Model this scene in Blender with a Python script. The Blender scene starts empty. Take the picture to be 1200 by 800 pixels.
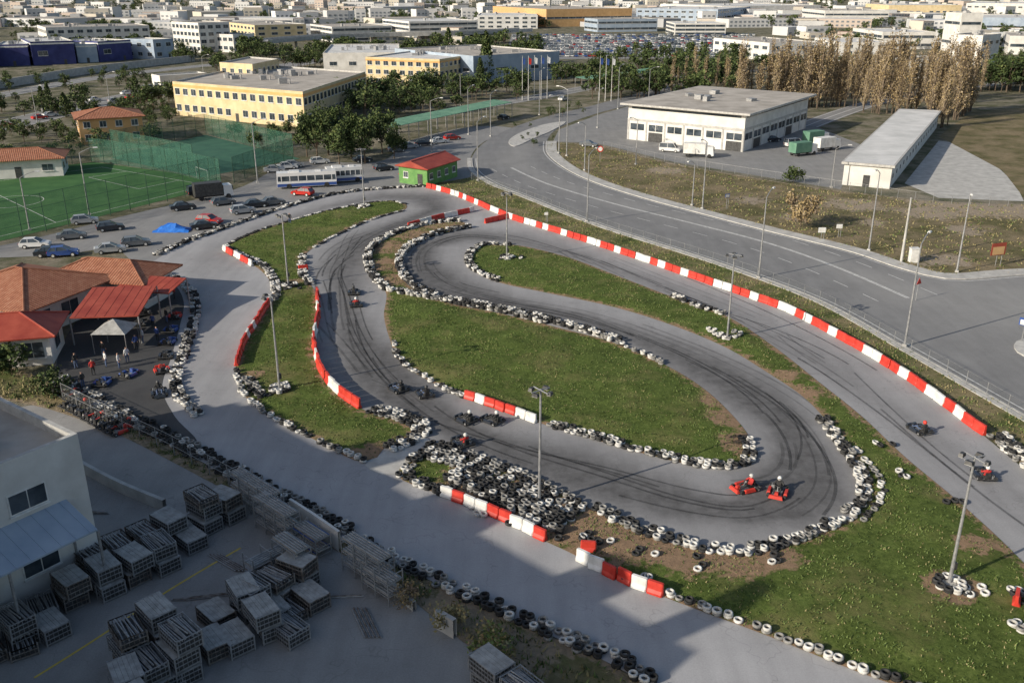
import bpy, bmesh, math, random
import numpy as np
from mathutils import Vector, Matrix
from mathutils.geometry import tessellate_polygon
random.seed(7); rng=np.random.default_rng(7)
SC=bpy.context.scene; COL=SC.collection
# ---------- image pixels -> metres (ground homography unprojected from the estimated camera) ----------
CT,ST,F,HC=0.9323,0.3616,1084.0,36.0
def P(u,v):
    b=(v-400)/F; t=HC/(ST+CT*b)
    return ((u-600)/F*t,(CT-ST*b)*t)
def PL(l): return [P(*p) for p in l]
# ---------- materials ----------
def lin(c): return (c[0],c[1],c[2],1)
def newmat(name):
    m=bpy.data.materials.new(name); m.use_nodes=True; nt=m.node_tree
    return m,nt,nt.nodes,nt.links,nt.nodes['Principled BSDF']
def noise(nt,scale,detail=6,vec=None,rough=.6):
    n=nt.nodes.new('ShaderNodeTexNoise'); n.inputs['Scale'].default_value=scale; n.inputs['Detail'].default_value=detail; n.inputs['Roughness'].default_value=rough
    if vec: nt.links.new(vec,n.inputs['Vector'])
    return n.outputs['Fac']
def ramp(nt,fac,stops):
    r=nt.nodes.new('ShaderNodeValToRGB'); e=r.color_ramp.elements
    while len(e)<len(stops): e.new(.5)
    for i,(p,c) in enumerate(stops): e[i].position=p; e[i].color=lin(c) if len(c)==3 else c
    nt.links.new(fac,r.inputs['Fac']); return r.outputs['Color']
def mix(nt,fac,a,b,mode='MIX'):
    m=nt.nodes.new('ShaderNodeMix'); m.data_type='RGBA'; m.blend_type=mode
    if isinstance(fac,(int,float)): m.inputs[0].default_value=fac
    else: nt.links.new(fac,m.inputs[0])
    for i,x in ((6,a),(7,b)):
        if isinstance(x,tuple): m.inputs[i].default_value=lin(x)
        else: nt.links.new(x,m.inputs[i])
    return m.outputs[2]
def pos(nt): return nt.nodes.new('ShaderNodeNewGeometry').outputs['Position']
def bump(nt,b,fac,strength,dist=.05):
    n=nt.nodes.new('ShaderNodeBump'); n.inputs['Strength'].default_value=strength; n.inputs['Distance'].default_value=dist
    nt.links.new(fac,n.inputs['Height']); nt.links.new(n.outputs['Normal'],b.inputs['Normal'])
def g(v): return (v,v,v)
def pm(name,c1,c2,scale=1,rough=.85,bmp=0,bscale=None,metal=0,lo=.35,hi=.65,spec=.3):
    m,nt,N,L,b=newmat(name); p=pos(nt)
    f=noise(nt,scale,6,p); L.new(ramp(nt,f,[(lo,c1),(hi,c2)]),b.inputs['Base Color'])
    b.inputs['Roughness'].default_value=rough; b.inputs['Metallic'].default_value=metal; b.inputs['Specular IOR Level'].default_value=spec
    if bmp: bump(nt,b,noise(nt,bscale or scale*6,4,p),bmp)
    return m
def grassmat(name,dark,mid,light,dry,dirt,drylo=.5,dryhi=.68):
    m,nt,N,L,b=newmat(name); p=pos(nt)
    fine=noise(nt,3.2,8,p,.75); c=ramp(nt,fine,[(.3,dark),(.5,mid),(.72,light)])
    med=noise(nt,.45,5,p,.65); c=mix(nt,.75,c,ramp(nt,med,[(.35,g(.5)),(.65,g(1.0))]),'MULTIPLY')
    big=noise(nt,.16,5,p,.65); k=ramp(nt,big,[(drylo,(0,0,0)),(dryhi,(1,1,1))])
    fine2=noise(nt,1.1,6,p,.7); dr=ramp(nt,fine2,[(.35,tuple(x*.7 for x in dry)),(.65,dry)])
    c=mix(nt,k,c,dr)
    a=N.new('ShaderNodeAttribute'); a.attribute_name='wear'
    mth=N.new('ShaderNodeMath'); mth.operation='MULTIPLY_ADD'; L.new(fine2,mth.inputs[0]); mth.inputs[1].default_value=1.7; mth.inputs[2].default_value=-.83
    ad=N.new('ShaderNodeMath'); ad.operation='ADD'; ad.use_clamp=True; L.new(a.outputs['Fac'],ad.inputs[0]); L.new(mth.outputs[0],ad.inputs[1])
    k2=ramp(nt,ad.outputs[0],[(.4,(0,0,0)),(.6,(1,1,1))])
    dc=ramp(nt,noise(nt,2.5,8,p,.7),[(.3,tuple(x*.65 for x in dirt)),(.7,dirt)])
    L.new(mix(nt,k2,c,dc),b.inputs['Base Color']); b.inputs['Roughness'].default_value=.95; b.inputs['Specular IOR Level'].default_value=.1
    bump(nt,b,noise(nt,5,8,p,.8),.8,.2); return m
def asphalt(name,c1,c2,attr=None,rub=(.05,.05,.052),crack=True):
    m,nt,N,L,b=newmat(name); p=pos(nt)
    c=ramp(nt,noise(nt,.22,7,p,.65),[(.3,c1),(.7,c2)])
    fn=noise(nt,9,5,p,.8); c=mix(nt,.35,c,ramp(nt,fn,[(.3,g(.75*c1[0])),(.7,g(1.25*c2[0]))]))
    mp=N.new('ShaderNodeMapping'); mp.inputs['Scale'].default_value=(.5,.06,1); mp.inputs['Rotation'].default_value=(0,0,-.8); L.new(p,mp.inputs[0])
    st=noise(nt,1.5,4,mp.outputs[0],.6); c=mix(nt,.3,c,ramp(nt,st,[(.35,g(.6)),(.65,g(1))]),'MULTIPLY')
    v=N.new('ShaderNodeTexVoronoi'); v.feature='DISTANCE_TO_EDGE'; v.inputs['Scale'].default_value=.13
    w=N.new('ShaderNodeTexNoise'); w.inputs['Scale'].default_value=.5; L.new(p,w.inputs['Vector'])
    va=N.new('ShaderNodeVectorMath'); va.operation='MULTIPLY_ADD'; L.new(w.outputs['Color'],va.inputs[0]); va.inputs[1].default_value=(5,5,5); L.new(p,va.inputs[2]); L.new(va.outputs[0],v.inputs['Vector'])
    if crack: c=mix(nt,.35,c,ramp(nt,v.outputs['Distance'],[(.0,g(.45)),(.007,g(1))]),'MULTIPLY')
    if attr:
        a=N.new('ShaderNodeAttribute'); a.attribute_name=attr
        mt=N.new('ShaderNodeMath'); mt.operation='MULTIPLY'; mt.use_clamp=True; L.new(a.outputs['Fac'],mt.inputs[0])
        L.new(ramp(nt,noise(nt,.8,6,p,.7),[(.2,g(.65)),(.7,g(1.0))]),mt.inputs[1])
        c=mix(nt,mt.outputs[0],c,rub)
    L.new(c,b.inputs['Base Color']); b.inputs['Roughness'].default_value=.88; b.inputs['Specular IOR Level'].default_value=.25
    bump(nt,b,fn,.25,.02); return m
def netmat(name,c,op):
    m,nt,N,L,b=newmat(name); b.inputs['Base Color'].default_value=lin(c); b.inputs['Roughness'].default_value=.8
    t=N.new('ShaderNodeBsdfTransparent'); x=N.new('ShaderNodeMixShader')
    L.new(ramp(nt,noise(nt,.6,3,pos(nt)),[(.3,g(op*.6)),(.7,g(op*1.3))]),x.inputs[0]); L.new(t.outputs[0],x.inputs[1]); L.new(b.outputs[0],x.inputs[2]); L.new(x.outputs[0],N['Material Output'].inputs[0]); return m
TRK=asphalt('track_asphalt',(.34,.337,.348),(.44,.435,.445),'rubber',(.062,.06,.06))
ROADM=asphalt('road_asphalt',(.175,.175,.178),(.25,.25,.25),'rubber',(.4,.39,.37))
YARDM=asphalt('yard_asphalt',(.24,.23,.215),(.36,.345,.32))
STREETM=asphalt('street_asphalt',(.2,.2,.2),(.3,.295,.285))
PITM=asphalt('shaded_pit_asphalt',(.05,.05,.053),(.09,.09,.09))  # building shade over the pit is partly put into this dark colour
CONC=pm('concrete',(.36,.35,.33),(.52,.51,.48),.6,.9,.2)
KERB=pm('kerb_stone',(.38,.37,.35),(.54,.53,.5),1.5,.9,.1)
GRASS=grassmat('grass',(.055,.08,.02),(.115,.16,.038),(.19,.235,.07),(.235,.215,.09),(.37,.25,.16),.5,.72)
VERGE=grassmat('verge_grass',(.06,.08,.028),(.125,.15,.05),(.2,.21,.085),(.28,.23,.13),(.38,.3,.21),.4,.6)
FIELD=grassmat('field_grass',(.08,.08,.038),(.15,.14,.065),(.2,.18,.09),(.28,.225,.14),(.4,.33,.25),.38,.6)
LAND=grassmat('land',(.06,.07,.035),(.12,.125,.07),(.2,.19,.13),(.28,.25,.19),(.38,.34,.28),.42,.6)
TURF=pm('artificial_turf',(.03,.1,.028),(.055,.145,.042),.25,.9,.1)
TEAL=pm('court_surface',(.03,.1,.07),(.05,.14,.09),.3,.9)
PAINT=pm('white_paint',(.45,.45,.43),(.75,.75,.73),1.5,.7)
YEL=pm('yellow_paint',(.55,.4,.06),(.7,.52,.12),2,.7)
TYB=pm('tyre_rubber',g(.018),g(.05),3,.8,.2,20)
TYW=pm('tyre_white_paint',(.4,.39,.36),(.68,.67,.64),2,.7,.1,20)
TYG=pm('tyre_worn_paint',(.12,.12,.115),(.34,.33,.31),3,.8,.1,20)
PRED=pm('red_plastic',(.45,.03,.018),(.64,.06,.04),1.2,.5,spec=.4)
PWHT=pm('white_plastic',(.58,.57,.53),(.8,.79,.76),1.2,.5,spec=.4)
STEEL=pm('galvanised_steel',(.26,.265,.27),(.42,.42,.42),3,.5,metal=.4)
RUSTY=pm('weathered_steel',(.13,.1,.08),(.3,.28,.26),2.5,.7,metal=.2)
DSTEEL=pm('dark_steel',g(.05),g(.1),3,.5,metal=.3)
GLASS=pm('window_glass',(.02,.03,.04),(.09,.11,.13),.4,.15,spec=.6)
WHITEW=pm('white_render',(.58,.565,.53),(.74,.725,.69),.35,.9,.1)
CREAM=pm('cream_render',(.58,.46,.26),(.72,.59,.37),.4,.9)
OCHRE=pm('ochre_render',(.55,.33,.15),(.66,.42,.2),.5,.9)
ORNG=pm('orange_panel',(.66,.36,.13),(.76,.45,.19),.5,.8)
ROOFG=pm('roof_grey',(.33,.3,.26),(.49,.45,.4),.25,.9,.1)
ROOFW=pm('roof_white',(.52,.52,.5),(.7,.69,.67),.2,.8)
BLUEW=pm('blue_panel',(.03,.035,.13),(.05,.06,.2),.3,.6)
LBLUE=pm('pale_blue_panel',(.28,.35,.44),(.4,.47,.55),.3,.6)
GREENP=pm('green_paint',(.1,.24,.07),(.16,.32,.1),1,.7)
AWN=pm('awning_green',(.09,.2,.14),(.15,.29,.2),.4,.7)
WOOD=pm('grey_planks',(.27,.265,.25),(.43,.425,.405),2,.9,.2)
BARK=pm('bark',(.08,.06,.045),(.16,.125,.09),3,.95,.3)
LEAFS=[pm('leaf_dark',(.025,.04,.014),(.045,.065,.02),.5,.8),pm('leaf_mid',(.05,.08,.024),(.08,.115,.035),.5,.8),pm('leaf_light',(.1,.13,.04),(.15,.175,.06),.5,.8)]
POPL=[pm('poplar_twigs',(.15,.115,.08),(.22,.17,.12),.5,.9),pm('poplar_leaf',(.26,.19,.09),(.35,.27,.14),.5,.9),pm('poplar_pale',(.33,.26,.17),(.44,.36,.25),.5,.9)]
BLADE=[pm('blade_dark',(.05,.08,.02),(.07,.11,.03),.8,.8),pm('blade_light',(.12,.165,.045),(.17,.225,.07),.8,.8),pm('blade_dry',(.24,.21,.1),(.34,.29,.15),.8,.9)]
NETG=netmat('green_netting',(.03,.12,.08),.42); NETW=netmat('wire_mesh',(.15,.16,.16),.13); NETF=netmat('fence_netting',(.04,.09,.07),.2); MARK=netmat('tyre_marks',(.04,.04,.04),.22)
def tilemat():
    m,nt,N,L,b=newmat('terracotta_tiles'); p=pos(nt)
    c=ramp(nt,noise(nt,1.6,6,p,.7),[(.3,(.25,.085,.045)),(.5,(.38,.15,.08)),(.7,(.48,.24,.15))])
    tc=N.new('ShaderNodeUVMap')
    w=N.new('ShaderNodeTexWave'); w.inputs['Scale'].default_value=.9; L.new(tc.outputs[0],w.inputs[0])
    c=mix(nt,.6,c,ramp(nt,w.outputs[0],[(.1,g(.4)),(.6,g(1))]),'MULTIPLY')
    L.new(c,b.inputs['Base Color']); b.inputs['Roughness'].default_value=.85; bump(nt,b,w.outputs[0],.6,.08); return m
TILE=tilemat()
RMETAL=pm('red_sheet_roof',(.27,.045,.03),(.38,.08,.05),.5,.6)
def carpaint(n,c): return pm(n,tuple(x*.9 for x in c),c,.5,.25,spec=.6)
CARS=[carpaint('car_white',(.75,.75,.74)),carpaint('car_silver',(.42,.43,.44)),carpaint('car_dark',(.03,.035,.045)),carpaint('car_red',(.5,.03,.02)),carpaint('car_blue',(.04,.09,.3)),carpaint('car_grey',(.16,.17,.18))]
# ---------- mesh helpers ----------
def link(o,parent=None):
    COL.objects.link(o)
    if parent: o.parent=parent
    return o
def empty(name,loc=(0,0,0),rz=0):
    e=bpy.data.objects.new(name,None); e.location=loc; e.rotation_euler[2]=rz; e.empty_display_size=.5; return link(e)
class M:
    def __init__(s): s.v=[];s.f=[];s.m=[]
    def add(s,vs,fs,mi=0):
        o=len(s.v); s.v+=[tuple(p) for p in vs]; s.f+=[tuple(i+o for i in f) for f in fs]; s.m+=[mi]*len(fs)
    def box(s,x,y,z,lx,ly,lz,rot=0,mi=0,tx=1,ty=1,sx=0):
        c,d=math.cos(rot),math.sin(rot); vs=[]
        for k,(a,b,o) in enumerate(((1,1,0),(tx,ty,sx))):
            for px,py in ((-1,-1),(1,-1),(1,1),(-1,1)):
                X=px*lx/2*a+o; Y=py*ly/2*b
                vs.append((x+X*c-Y*d,y+X*d+Y*c,z+k*lz))
        s.add(vs,[(3,2,1,0),(4,5,6,7),(0,1,5,4),(1,2,6,5),(2,3,7,6),(3,0,4,7)],mi)
    def bar(s,p,q,r0,r1=None,n=6,mi=0,cap=True):
        r1=r0 if r1 is None else r1; p=Vector(p);q=Vector(q); d=(q-p).normalized()
        a=d.orthogonal().normalized(); b=d.cross(a); vs=[]
        for c,r in ((p,r0),(q,r1)):
            for i in range(n):
                t=2*math.pi*i/n; vs.append(c+(a*math.cos(t)+b*math.sin(t))*r)
        fs=[(i,(i+1)%n,n+(i+1)%n,n+i) for i in range(n)]
        if cap: fs+=[tuple(range(n))[::-1],tuple(range(n,2*n))]
        s.add(vs,fs,mi)
    def prism(s,poly,z0,z1,mi=0):
        n=len(poly); vs=[(x,y,z0) for x,y in poly]+[(x,y,z1) for x,y in poly]
        s.add(vs,[tuple(range(n))[::-1],tuple(range(n,2*n))]+[(i,(i+1)%n,n+(i+1)%n,n+i) for i in range(n)],mi)
    def ball(s,x,y,z,rx,ry,rz,mi=0,n=10,m=7):
        vs=[(x,y,z-rz)];fs=[]
        for j in range(1,m):
            t=math.pi*j/m
            for i in range(n):
                a=2*math.pi*i/n; vs.append((x+rx*math.sin(t)*math.cos(a),y+ry*math.sin(t)*math.sin(a),z-rz*math.cos(t)))
        vs.append((x,y,z+rz)); top=len(vs)-1
        for i in range(n):
            fs.append((0,1+(i+1)%n,1+i)); fs.append((top,top-n+i,top-n+(i+1)%n))
            for j in range(m-2):
                a=1+j*n; fs.append((a+i,a+(i+1)%n,a+n+(i+1)%n,a+n+i))
        s.add(vs,fs,mi)
    def mesh(s,name,mats,smooth=False):
        me=bpy.data.meshes.new(name); me.from_pydata(s.v,[],s.f)
        for m in mats: me.materials.append(m)
        me.polygons.foreach_set('material_index',s.m)
        if smooth: me.polygons.foreach_set('use_smooth',[True]*len(s.f))
        me.update(); return me
    def obj(s,name,mats,parent=None,smooth=False):
        return link(bpy.data.objects.new(name,s.mesh(name,mats,smooth)),parent)
def fast(name,V,Fq,mi,mats,parent=None,smooth=False):
    V=np.asarray(V,dtype=np.float32);Fq=np.asarray(Fq,dtype=np.int32);k=Fq.shape[1]
    me=bpy.data.meshes.new(name); me.vertices.add(len(V)); me.vertices.foreach_set('co',V.ravel())
    me.loops.add(Fq.size); me.loops.foreach_set('vertex_index',Fq.ravel()); me.polygons.add(len(Fq))
    me.polygons.foreach_set('loop_start',np.arange(0,Fq.size,k,dtype=np.int32)); me.polygons.foreach_set('loop_total',np.full(len(Fq),k,dtype=np.int32))
    for m in mats: me.materials.append(m)
    me.polygons.foreach_set('material_index',np.asarray(mi,dtype=np.int32))
    me.polygons.foreach_set('use_smooth',np.full(len(Fq),smooth,dtype=bool))
    me.update(calc_edges=True); return link(bpy.data.objects.new(name,me),parent)
def smooth(pts,closed=True,step=1.0):
    n=len(pts); out=[]; A=[np.array(p) for p in pts]
    rngi=range(n) if closed else range(n-1)
    for i in rngi:
        if closed: p0,p1,p2,p3=A[i-1],A[i],A[(i+1)%n],A[(i+2)%n]
        else: p0,p1,p2,p3=A[max(i-1,0)],A[i],A[i+1],A[min(i+2,n-1)]
        d=np.linalg.norm(p2-p1); k=max(1,min(14,int(d/step)))
        t1=max(np.linalg.norm(p1-p0),1e-3)**.5; t2=t1+max(d,1e-3)**.5; t3=t2+max(np.linalg.norm(p3-p2),1e-3)**.5
        for j in range(k):
            t=t1+(t2-t1)*j/k
            a1=p0+(p1-p0)*(t/t1); a2=p1+(p2-p1)*((t-t1)/(t2-t1)); a3=p2+(p3-p2)*((t-t2)/(t3-t2))
            b1=a1+(a2-a1)*(t/t2); b2=a2+(a3-a2)*((t-t1)/(t3-t1)); c=b1+(b2-b1)*((t-t1)/(t2-t1))
            out.append((float(c[0]),float(c[1])))
    if not closed: out.append(tuple(map(float,A[-1])))
    return out
def SM(px,closed=True,step=1.0): return smooth(PL(px),closed,step)
def resample(pts,step):
    A=np.array(pts); d=np.r_[0,np.cumsum(np.linalg.norm(np.diff(A,axis=0),axis=1))]
    s=np.arange(step/2,d[-1],step); return np.c_[np.interp(s,d,A[:,0]),np.interp(s,d,A[:,1])], s, d[-1]
def pdist(Q,poly,closed=True):
    A=np.array(poly); B=np.roll(A,-1,0) if closed else A[1:]; A=A if closed else A[:-1]
    best=np.full(len(Q),1e9); arg=np.zeros(len(Q))
    for i in range(len(A)):
        d=B[i]-A[i]; L=max(d@d,1e-9); t=np.clip(((Q-A[i])@d)/L,0,1); e=Q-A[i]-t[:,None]*d; r=np.hypot(e[:,0],e[:,1])
        k=r<best; best[k]=r[k]; arg[k]=i+t[k]
    return best,arg
def inside(Q,poly):
    A=np.array(poly); x,y=Q[:,0],Q[:,1]; c=np.zeros(len(Q),bool); j=len(A)-1
    for i in range(len(A)):
        xi,yi=A[i];xj,yj=A[j]
        k=((yi>y)!=(yj>y)); 
        if yj!=yi: c^= k&(x<(xj-xi)*(y-yi)/(yj-yi)+xi)
        j=i
    return c
def hf(Q,edge,amp):
    x,y=Q[:,0],Q[:,1]
    return amp*np.clip(edge/3,0,1)*np.maximum(.02,.55+.4*np.sin(.31*x+1)*np.sin(.27*y+2)+.2*np.sin(.9*x+.4*y)*np.sin(.8*y-.3*x))
def sheet(name,poly,z,mat,grid=0,attr=None,fn=None,amp=0):
    bm=bmesh.new(); vs=[bm.verts.new((x,y,z)) for x,y in poly]
    for t in tessellate_polygon([[Vector((x,y,0)) for x,y in poly]]):
        try: bm.faces.new([vs[i] for i in t])
        except ValueError: pass
    bmesh.ops.recalc_face_normals(bm,faces=bm.faces)
    if grid:
        A=np.array(poly)
        for ax in (0,1):
            for c in np.arange(A[:,ax].min()+grid/2,A[:,ax].max(),grid):
                no=(1,0,0) if ax==0 else (0,1,0); co=(c,0,0) if ax==0 else (0,c,0)
                bmesh.ops.bisect_plane(bm,geom=bm.verts[:]+bm.edges[:]+bm.faces[:],plane_co=co,plane_no=no)
    for f in bm.faces:
        if f.normal.z<0: f.normal_flip()
    me=bpy.data.meshes.new(name); bm.to_mesh(me); bm.free(); me.materials.append(mat)
    n=len(me.vertices); co=np.empty(n*3,np.float32); me.vertices.foreach_get('co',co); co=co.reshape(-1,3)
    if amp:
        e,_=pdist(co[:,:2].astype(float),poly); co[:,2]+=hf(co[:,:2],e,amp); me.vertices.foreach_set('co',co.ravel())
        me.polygons.foreach_set('use_smooth',[True]*len(me.polygons))
    if fn:
        a=me.attributes.new(attr,'FLOAT','POINT'); a.data.foreach_set('value',fn(co[:,:2].astype(float)).astype(np.float32))
    me.update(); o=link(bpy.data.objects.new(name,me))
    return o
def ribbon_pts(pts,w,off=0):
    A=np.array(pts); T=np.gradient(A,axis=0); T/=np.maximum(np.linalg.norm(T,axis=1),1e-6)[:,None]; Nn=np.c_[-T[:,1],T[:,0]]
    return A+Nn*(off+w/2),A+Nn*(off-w/2)
def ribbon(m,pts,w,z,off=0,mi=0,dash=None,h=0):
    L,R=ribbon_pts(pts,w,off)
    for i in range(len(L)-1):
        if dash and (i//dash)%2: continue
        q=[(*L[i],z),(*R[i],z),(*R[i+1],z),(*L[i+1],z)]
        if h:
            q+=[(a,b,z+h) for a,b,_ in q]; m.add(q,[(4,5,6,7),(0,4,7,3),(1,2,6,5)],mi)
        else: m.add(q,[(0,1,2,3)],mi)
def densify(px,step=2.0,closed=False):
    return [tuple(p) for p in resample(SM(px,closed,1.0),step)[0]]
# ---------- ground ----------
gx=6000
sheet('ground',[(-gx,-300),(gx,-300),(gx,9000),(-gx,9000)],-.02,LAND)
OUT=[(1000,1000),(760,803),(650,746),(560,706),(480,668),(400,628),(330,590),(260,553),(200,520),(130,485),(70,450),(75,400),(125,345),(165,312),(215,286),(280,262),(340,242),(400,227),(460,220),(500,219),(560,239),(600,256),(640,268),(700,287),(760,307),(820,328),(870,345),(920,363),(960,383),(1000,405),(1050,435),(1100,470),(1140,500),(1200,549),(1300,630),(1500,800),(1500,1000)]
A_=[(476,240),(455,235),(400,243),(340,258),(290,276),(260,291),(275,302),(300,313),(319,334),(317,352),(303,375),(285,405),(276,435),(285,462),(320,490),(370,516),(425,541),(442,536),(450,525),(487,506),(478,496),(430,482),(395,460),(376,435),(368,402),(373,370),(371,345),(358,325),(353,305),(365,292),(400,272),(440,255),(472,247)]
C_=[(550,265),(535,259),(500,263),(450,279),(430,297),(434,322),(452,342),(450,370),(456,395),(470,425),(510,450),(545,467),(600,486),(640,498),(700,516),(760,533),(820,546),(860,547),(883,535),(878,512),(852,480),(820,452),(780,428),(720,402),(650,383),(580,366),(520,354),(482,337),(466,315),(470,297),(492,281),(535,270)]
D_=[(548,300),(565,288),(600,287),(660,300),(720,322),(785,347),(850,370),(905,405),(960,448),(1010,488),(1060,535),(1120,585),(1170,630),(1215,675),(1300,760),(1400,900),(1250,900),(1120,830),(1000,785),(900,745),(780,700),(720,675),(665,646),(645,637),(580,605),(517,580),(466,557),(485,535),(505,519),(560,536),(620,560),(690,595),(740,620),(800,640),(860,650),(910,642),(960,625),(1000,603),(1016,578),(1011,552),(990,522),(966,490),(940,464),(900,437),(850,407),(790,382),(720,360),(640,343),(585,331),(555,317)]
outp=SM(OUT); Ap,Cp,Dp=SM(A_),SM(C_),SM(D_)
RL=[(1260,640,.35),(1180,585,.35),(1100,525,.4),(1040,478,.45),(960,422,.45),(860,370,.45),(760,330,.5),(680,300,.55),(600,280,.6),(540,276,.75),(500,288,.9),(490,308,.95),(515,335,.95),(580,353,.85),(680,372,.75),(780,408,.75),(860,448,.85),(915,490,.95),(940,530,1),(940,565,1),(915,588,1),(870,600,.95),(800,590,.9),(700,560,.85),(600,530,.9),(530,500,.95),(480,468,.95),(440,430,.9),(415,390,.8),(405,350,.7),(400,315,.75),(425,282,.8),(480,258,.8),(512,245,.8),(500,232,.7),(450,230,.65),(380,243,.5),(310,268,.45),(255,300,.35),(238,340,.2),(245,380,.18),(240,420,.2),(250,460,.25),(300,505,.2),(400,555,.12),(520,600,.08),(700,672,.06),(900,752,.06)]
rl=PL([(a,b) for a,b,_ in RL]); rs=[c for *_,c in RL]
def rubber(Q):
    d,a=pdist(Q,rl,False); s=np.interp(a,np.arange(len(rs)),rs)
    w=2.9+1.1*np.sin(a*1.7)
    r=.74*s*np.exp(-(d/w)**2)
    r2=.46*s*np.exp(-(d/8.5)**2)
    return np.clip(r+r2,0,.95)
sheet('track',outp,.0,TRK,.8,'rubber',rubber)
m=M(); i38=36; sub=smooth(rl[:i38],False,1); rls,_,_=resample(sub,1.0); nr=len(rls)
for i in range(90):
    a=random.randrange(0,nr-40); n=random.randint(8,34); o=random.gauss(0,1.8); seg=rls[a:a+n]; dr=np.linspace(0,random.gauss(0,1.4),n)
    T=np.gradient(seg,axis=0); T/=np.linalg.norm(T,axis=1)[:,None]; seg=seg+np.c_[-T[:,1],T[:,0]]*(o+dr*np.linspace(0,1,n))[:,None]
    ok=inside(seg,outp)&~inside(seg,Ap)&~inside(seg,Cp)&~inside(seg,Dp)
    if ok.all():
        for off in (0,random.choice((0,1.1))): ribbon(m,seg,random.uniform(.14,.3),.005+i*.00005+.0061*(off>0),off)
m.obj('tyre_marks',[MARK])
def wear(poly,spots=(),w=1.1):
    sp=[(P(u,v),r) for u,v,r in spots]
    def fn(Q):
        e,_=pdist(Q,poly); r=.58*np.exp(-(e/w)**2)
        for (c,rad) in sp:
            d=np.hypot(Q[:,0]-c[0],Q[:,1]-c[1]); r=np.maximum(r,1.05*np.exp(-(d/rad)**4)*.75)
        return r
    return fn
sheet('grass_island',Ap,.03,GRASS,1.0,'wear',wear(Ap,[(440,530,2),(300,440,1.2),(345,330,1.4)]),.25)
sheet('grass_island',Cp,.03,GRASS,1.0,'wear',wear(Cp,[(520,265,4),(480,275,4),(455,290,4),(452,310,4),(462,328,3),(870,520,2.5),(850,490,2.2),(835,470,1.5)]),.3)
sheet('grass_island',Dp,.03,GRASS,1.0,'wear',wear(Dp,[(700,615,4.5),(730,630,4),(770,640,3),(810,652,3),(870,658,2.5),(910,652,2),(680,600,3),(620,590,4),(570,565,4),(940,460,2),(920,440,1.5),(1140,640,1.5),(1115,690,2),(1100,560,1.2)]),.3)
sheet('concrete_apron',SM([(428,545),(455,527),(490,510),(508,522),(484,540),(466,556),(448,556)]),.018,CONC)
VG=[(500,217),(530,212),(552,208),(620,233),(700,264),(850,312),(960,353),(1060,408),(1130,448),(1200,488),(1300,545),(1500,660),(1500,770),(1300,628),(1200,547),(1140,498),(1100,468),(1050,433),(1000,403),(960,381),(920,361),(870,343),(820,326),(760,305),(700,285),(640,266),(600,254),(560,237)]
Vp=SM(VG,step=3); sheet('grass_verge',Vp,.05,VERGE,2.0,'wear',wear(Vp,w=.5))
RD=[(1500,658),(1300,543),(1200,487),(1130,447),(1060,407),(960,352),(850,311),(700,263),(620,232),(575,214),(556,200),(553,185),(568,167),(600,150),(640,137),(690,125),(735,113),(800,98),(830,100),(780,112),(735,124),(700,133),(655,150),(641,165),(642,180),(665,199),(700,215),(760,234),(820,250),(900,271),(1000,296),(1060,316),(1110,327),(1200,322),(1330,318),(1500,322),(1500,500)]
Rp=SM(RD,step=3)
rpol=PL([(610,170),(600,190),(640,212),(720,236),(800,256),(900,281),(980,310),(1060,345)])
def roadw(Q):
    d,_=pdist(Q,rpol,False); c=P(1190,355); e=np.hypot(Q[:,0]-c[0],(Q[:,1]-c[1]))
    return np.clip(.3*np.exp(-(np.abs(d)/3)**2)+.4*np.exp(-(e/14)**2),0,1)
sheet('road',Rp,.02,ROADM,3,'rubber',roadw)
YD=[(-200,345),(0,302),(70,300),(130,290),(165,311),(215,285),(280,261),(400,226),(500,218),(550,208),(552,183),(566,167),(600,150),(560,148),(480,165),(440,190),(350,190),(275,222),(150,252),(0,288),(-200,320)]
sheet('street',SM(YD,step=3),.008,STREETM)
sheet('pit_lane',SM([(70,450),(75,400),(120,345),(165,316),(200,330),(215,352),(210,385),(200,420),(190,455),(205,488),(230,520),(200,521),(130,486)]),.01,PITM)
FD=[(645,168),(700,170),(790,192),(985,224),(1040,230),(1100,236),(1200,240),(1500,250),(1500,319),(1330,315),(1200,319),(1110,324),(1060,313),(1000,293),(900,268),(820,247),(760,231),(700,212),(668,196),(646,180)]
Fp=smooth(PL(FD),True,4); sheet('field',Fp,.03,FIELD,4,'wear',wear(Fp,[(1110,305,4),(1150,235,16),(1000,240,6),(780,200,5),(880,235,4),(1090,250,6),(1020,262,3),(930,255,3),(1130,270,4)],1.5))
sheet('forecourt',PL([(655,152),(700,135),(735,125),(960,150),(1010,170),(985,222),(790,190),(700,168),(648,166)]),.0,STREETM)
sheet('gravel_lot',PL([(1060,215),(1100,165),(1140,170),(1190,215),(1200,236),(1100,232)]),.0,CONC)
sheet('field',PL([(1100,160),(1140,130),(1300,120),(1400,230),(1200,232),(1175,200)]),.01,FIELD)
sheet('yard',[*PL([(-300,430),(0,480),(70,470),(130,500),(200,535),(260,568),(330,606),(400,645),(480,690),(540,745),(620,810),(700,1000),(-900,1000)])],.0,YARDM)
Gp=SM([(-100,400),(70,452),(130,487),(200,522),(260,555),(330,592),(400,630),(480,670),(560,708),(650,748),(760,805),(900,1000),(700,1000),(620,810),(540,750),(480,700),(400,648),(330,608),(260,572),(200,540),(130,505),(60,480),(-100,440)],step=3)
sheet('grass_verge',Gp,.02,VERGE,1.5,'wear',wear(Gp,[(530,720,3),(600,770,3)]))
m=M()
far=densify([(641,165),(642,180),(665,199),(700,215),(760,234),(820,250),(900,271),(1000,296),(1060,316),(1110,327),(1200,322),(1330,318)],2.5)
ribbon(m,far,.3,.0,0,1,h=.14); ribbon(m,far,2.2,.0,1.3,0,h=.12)
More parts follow.
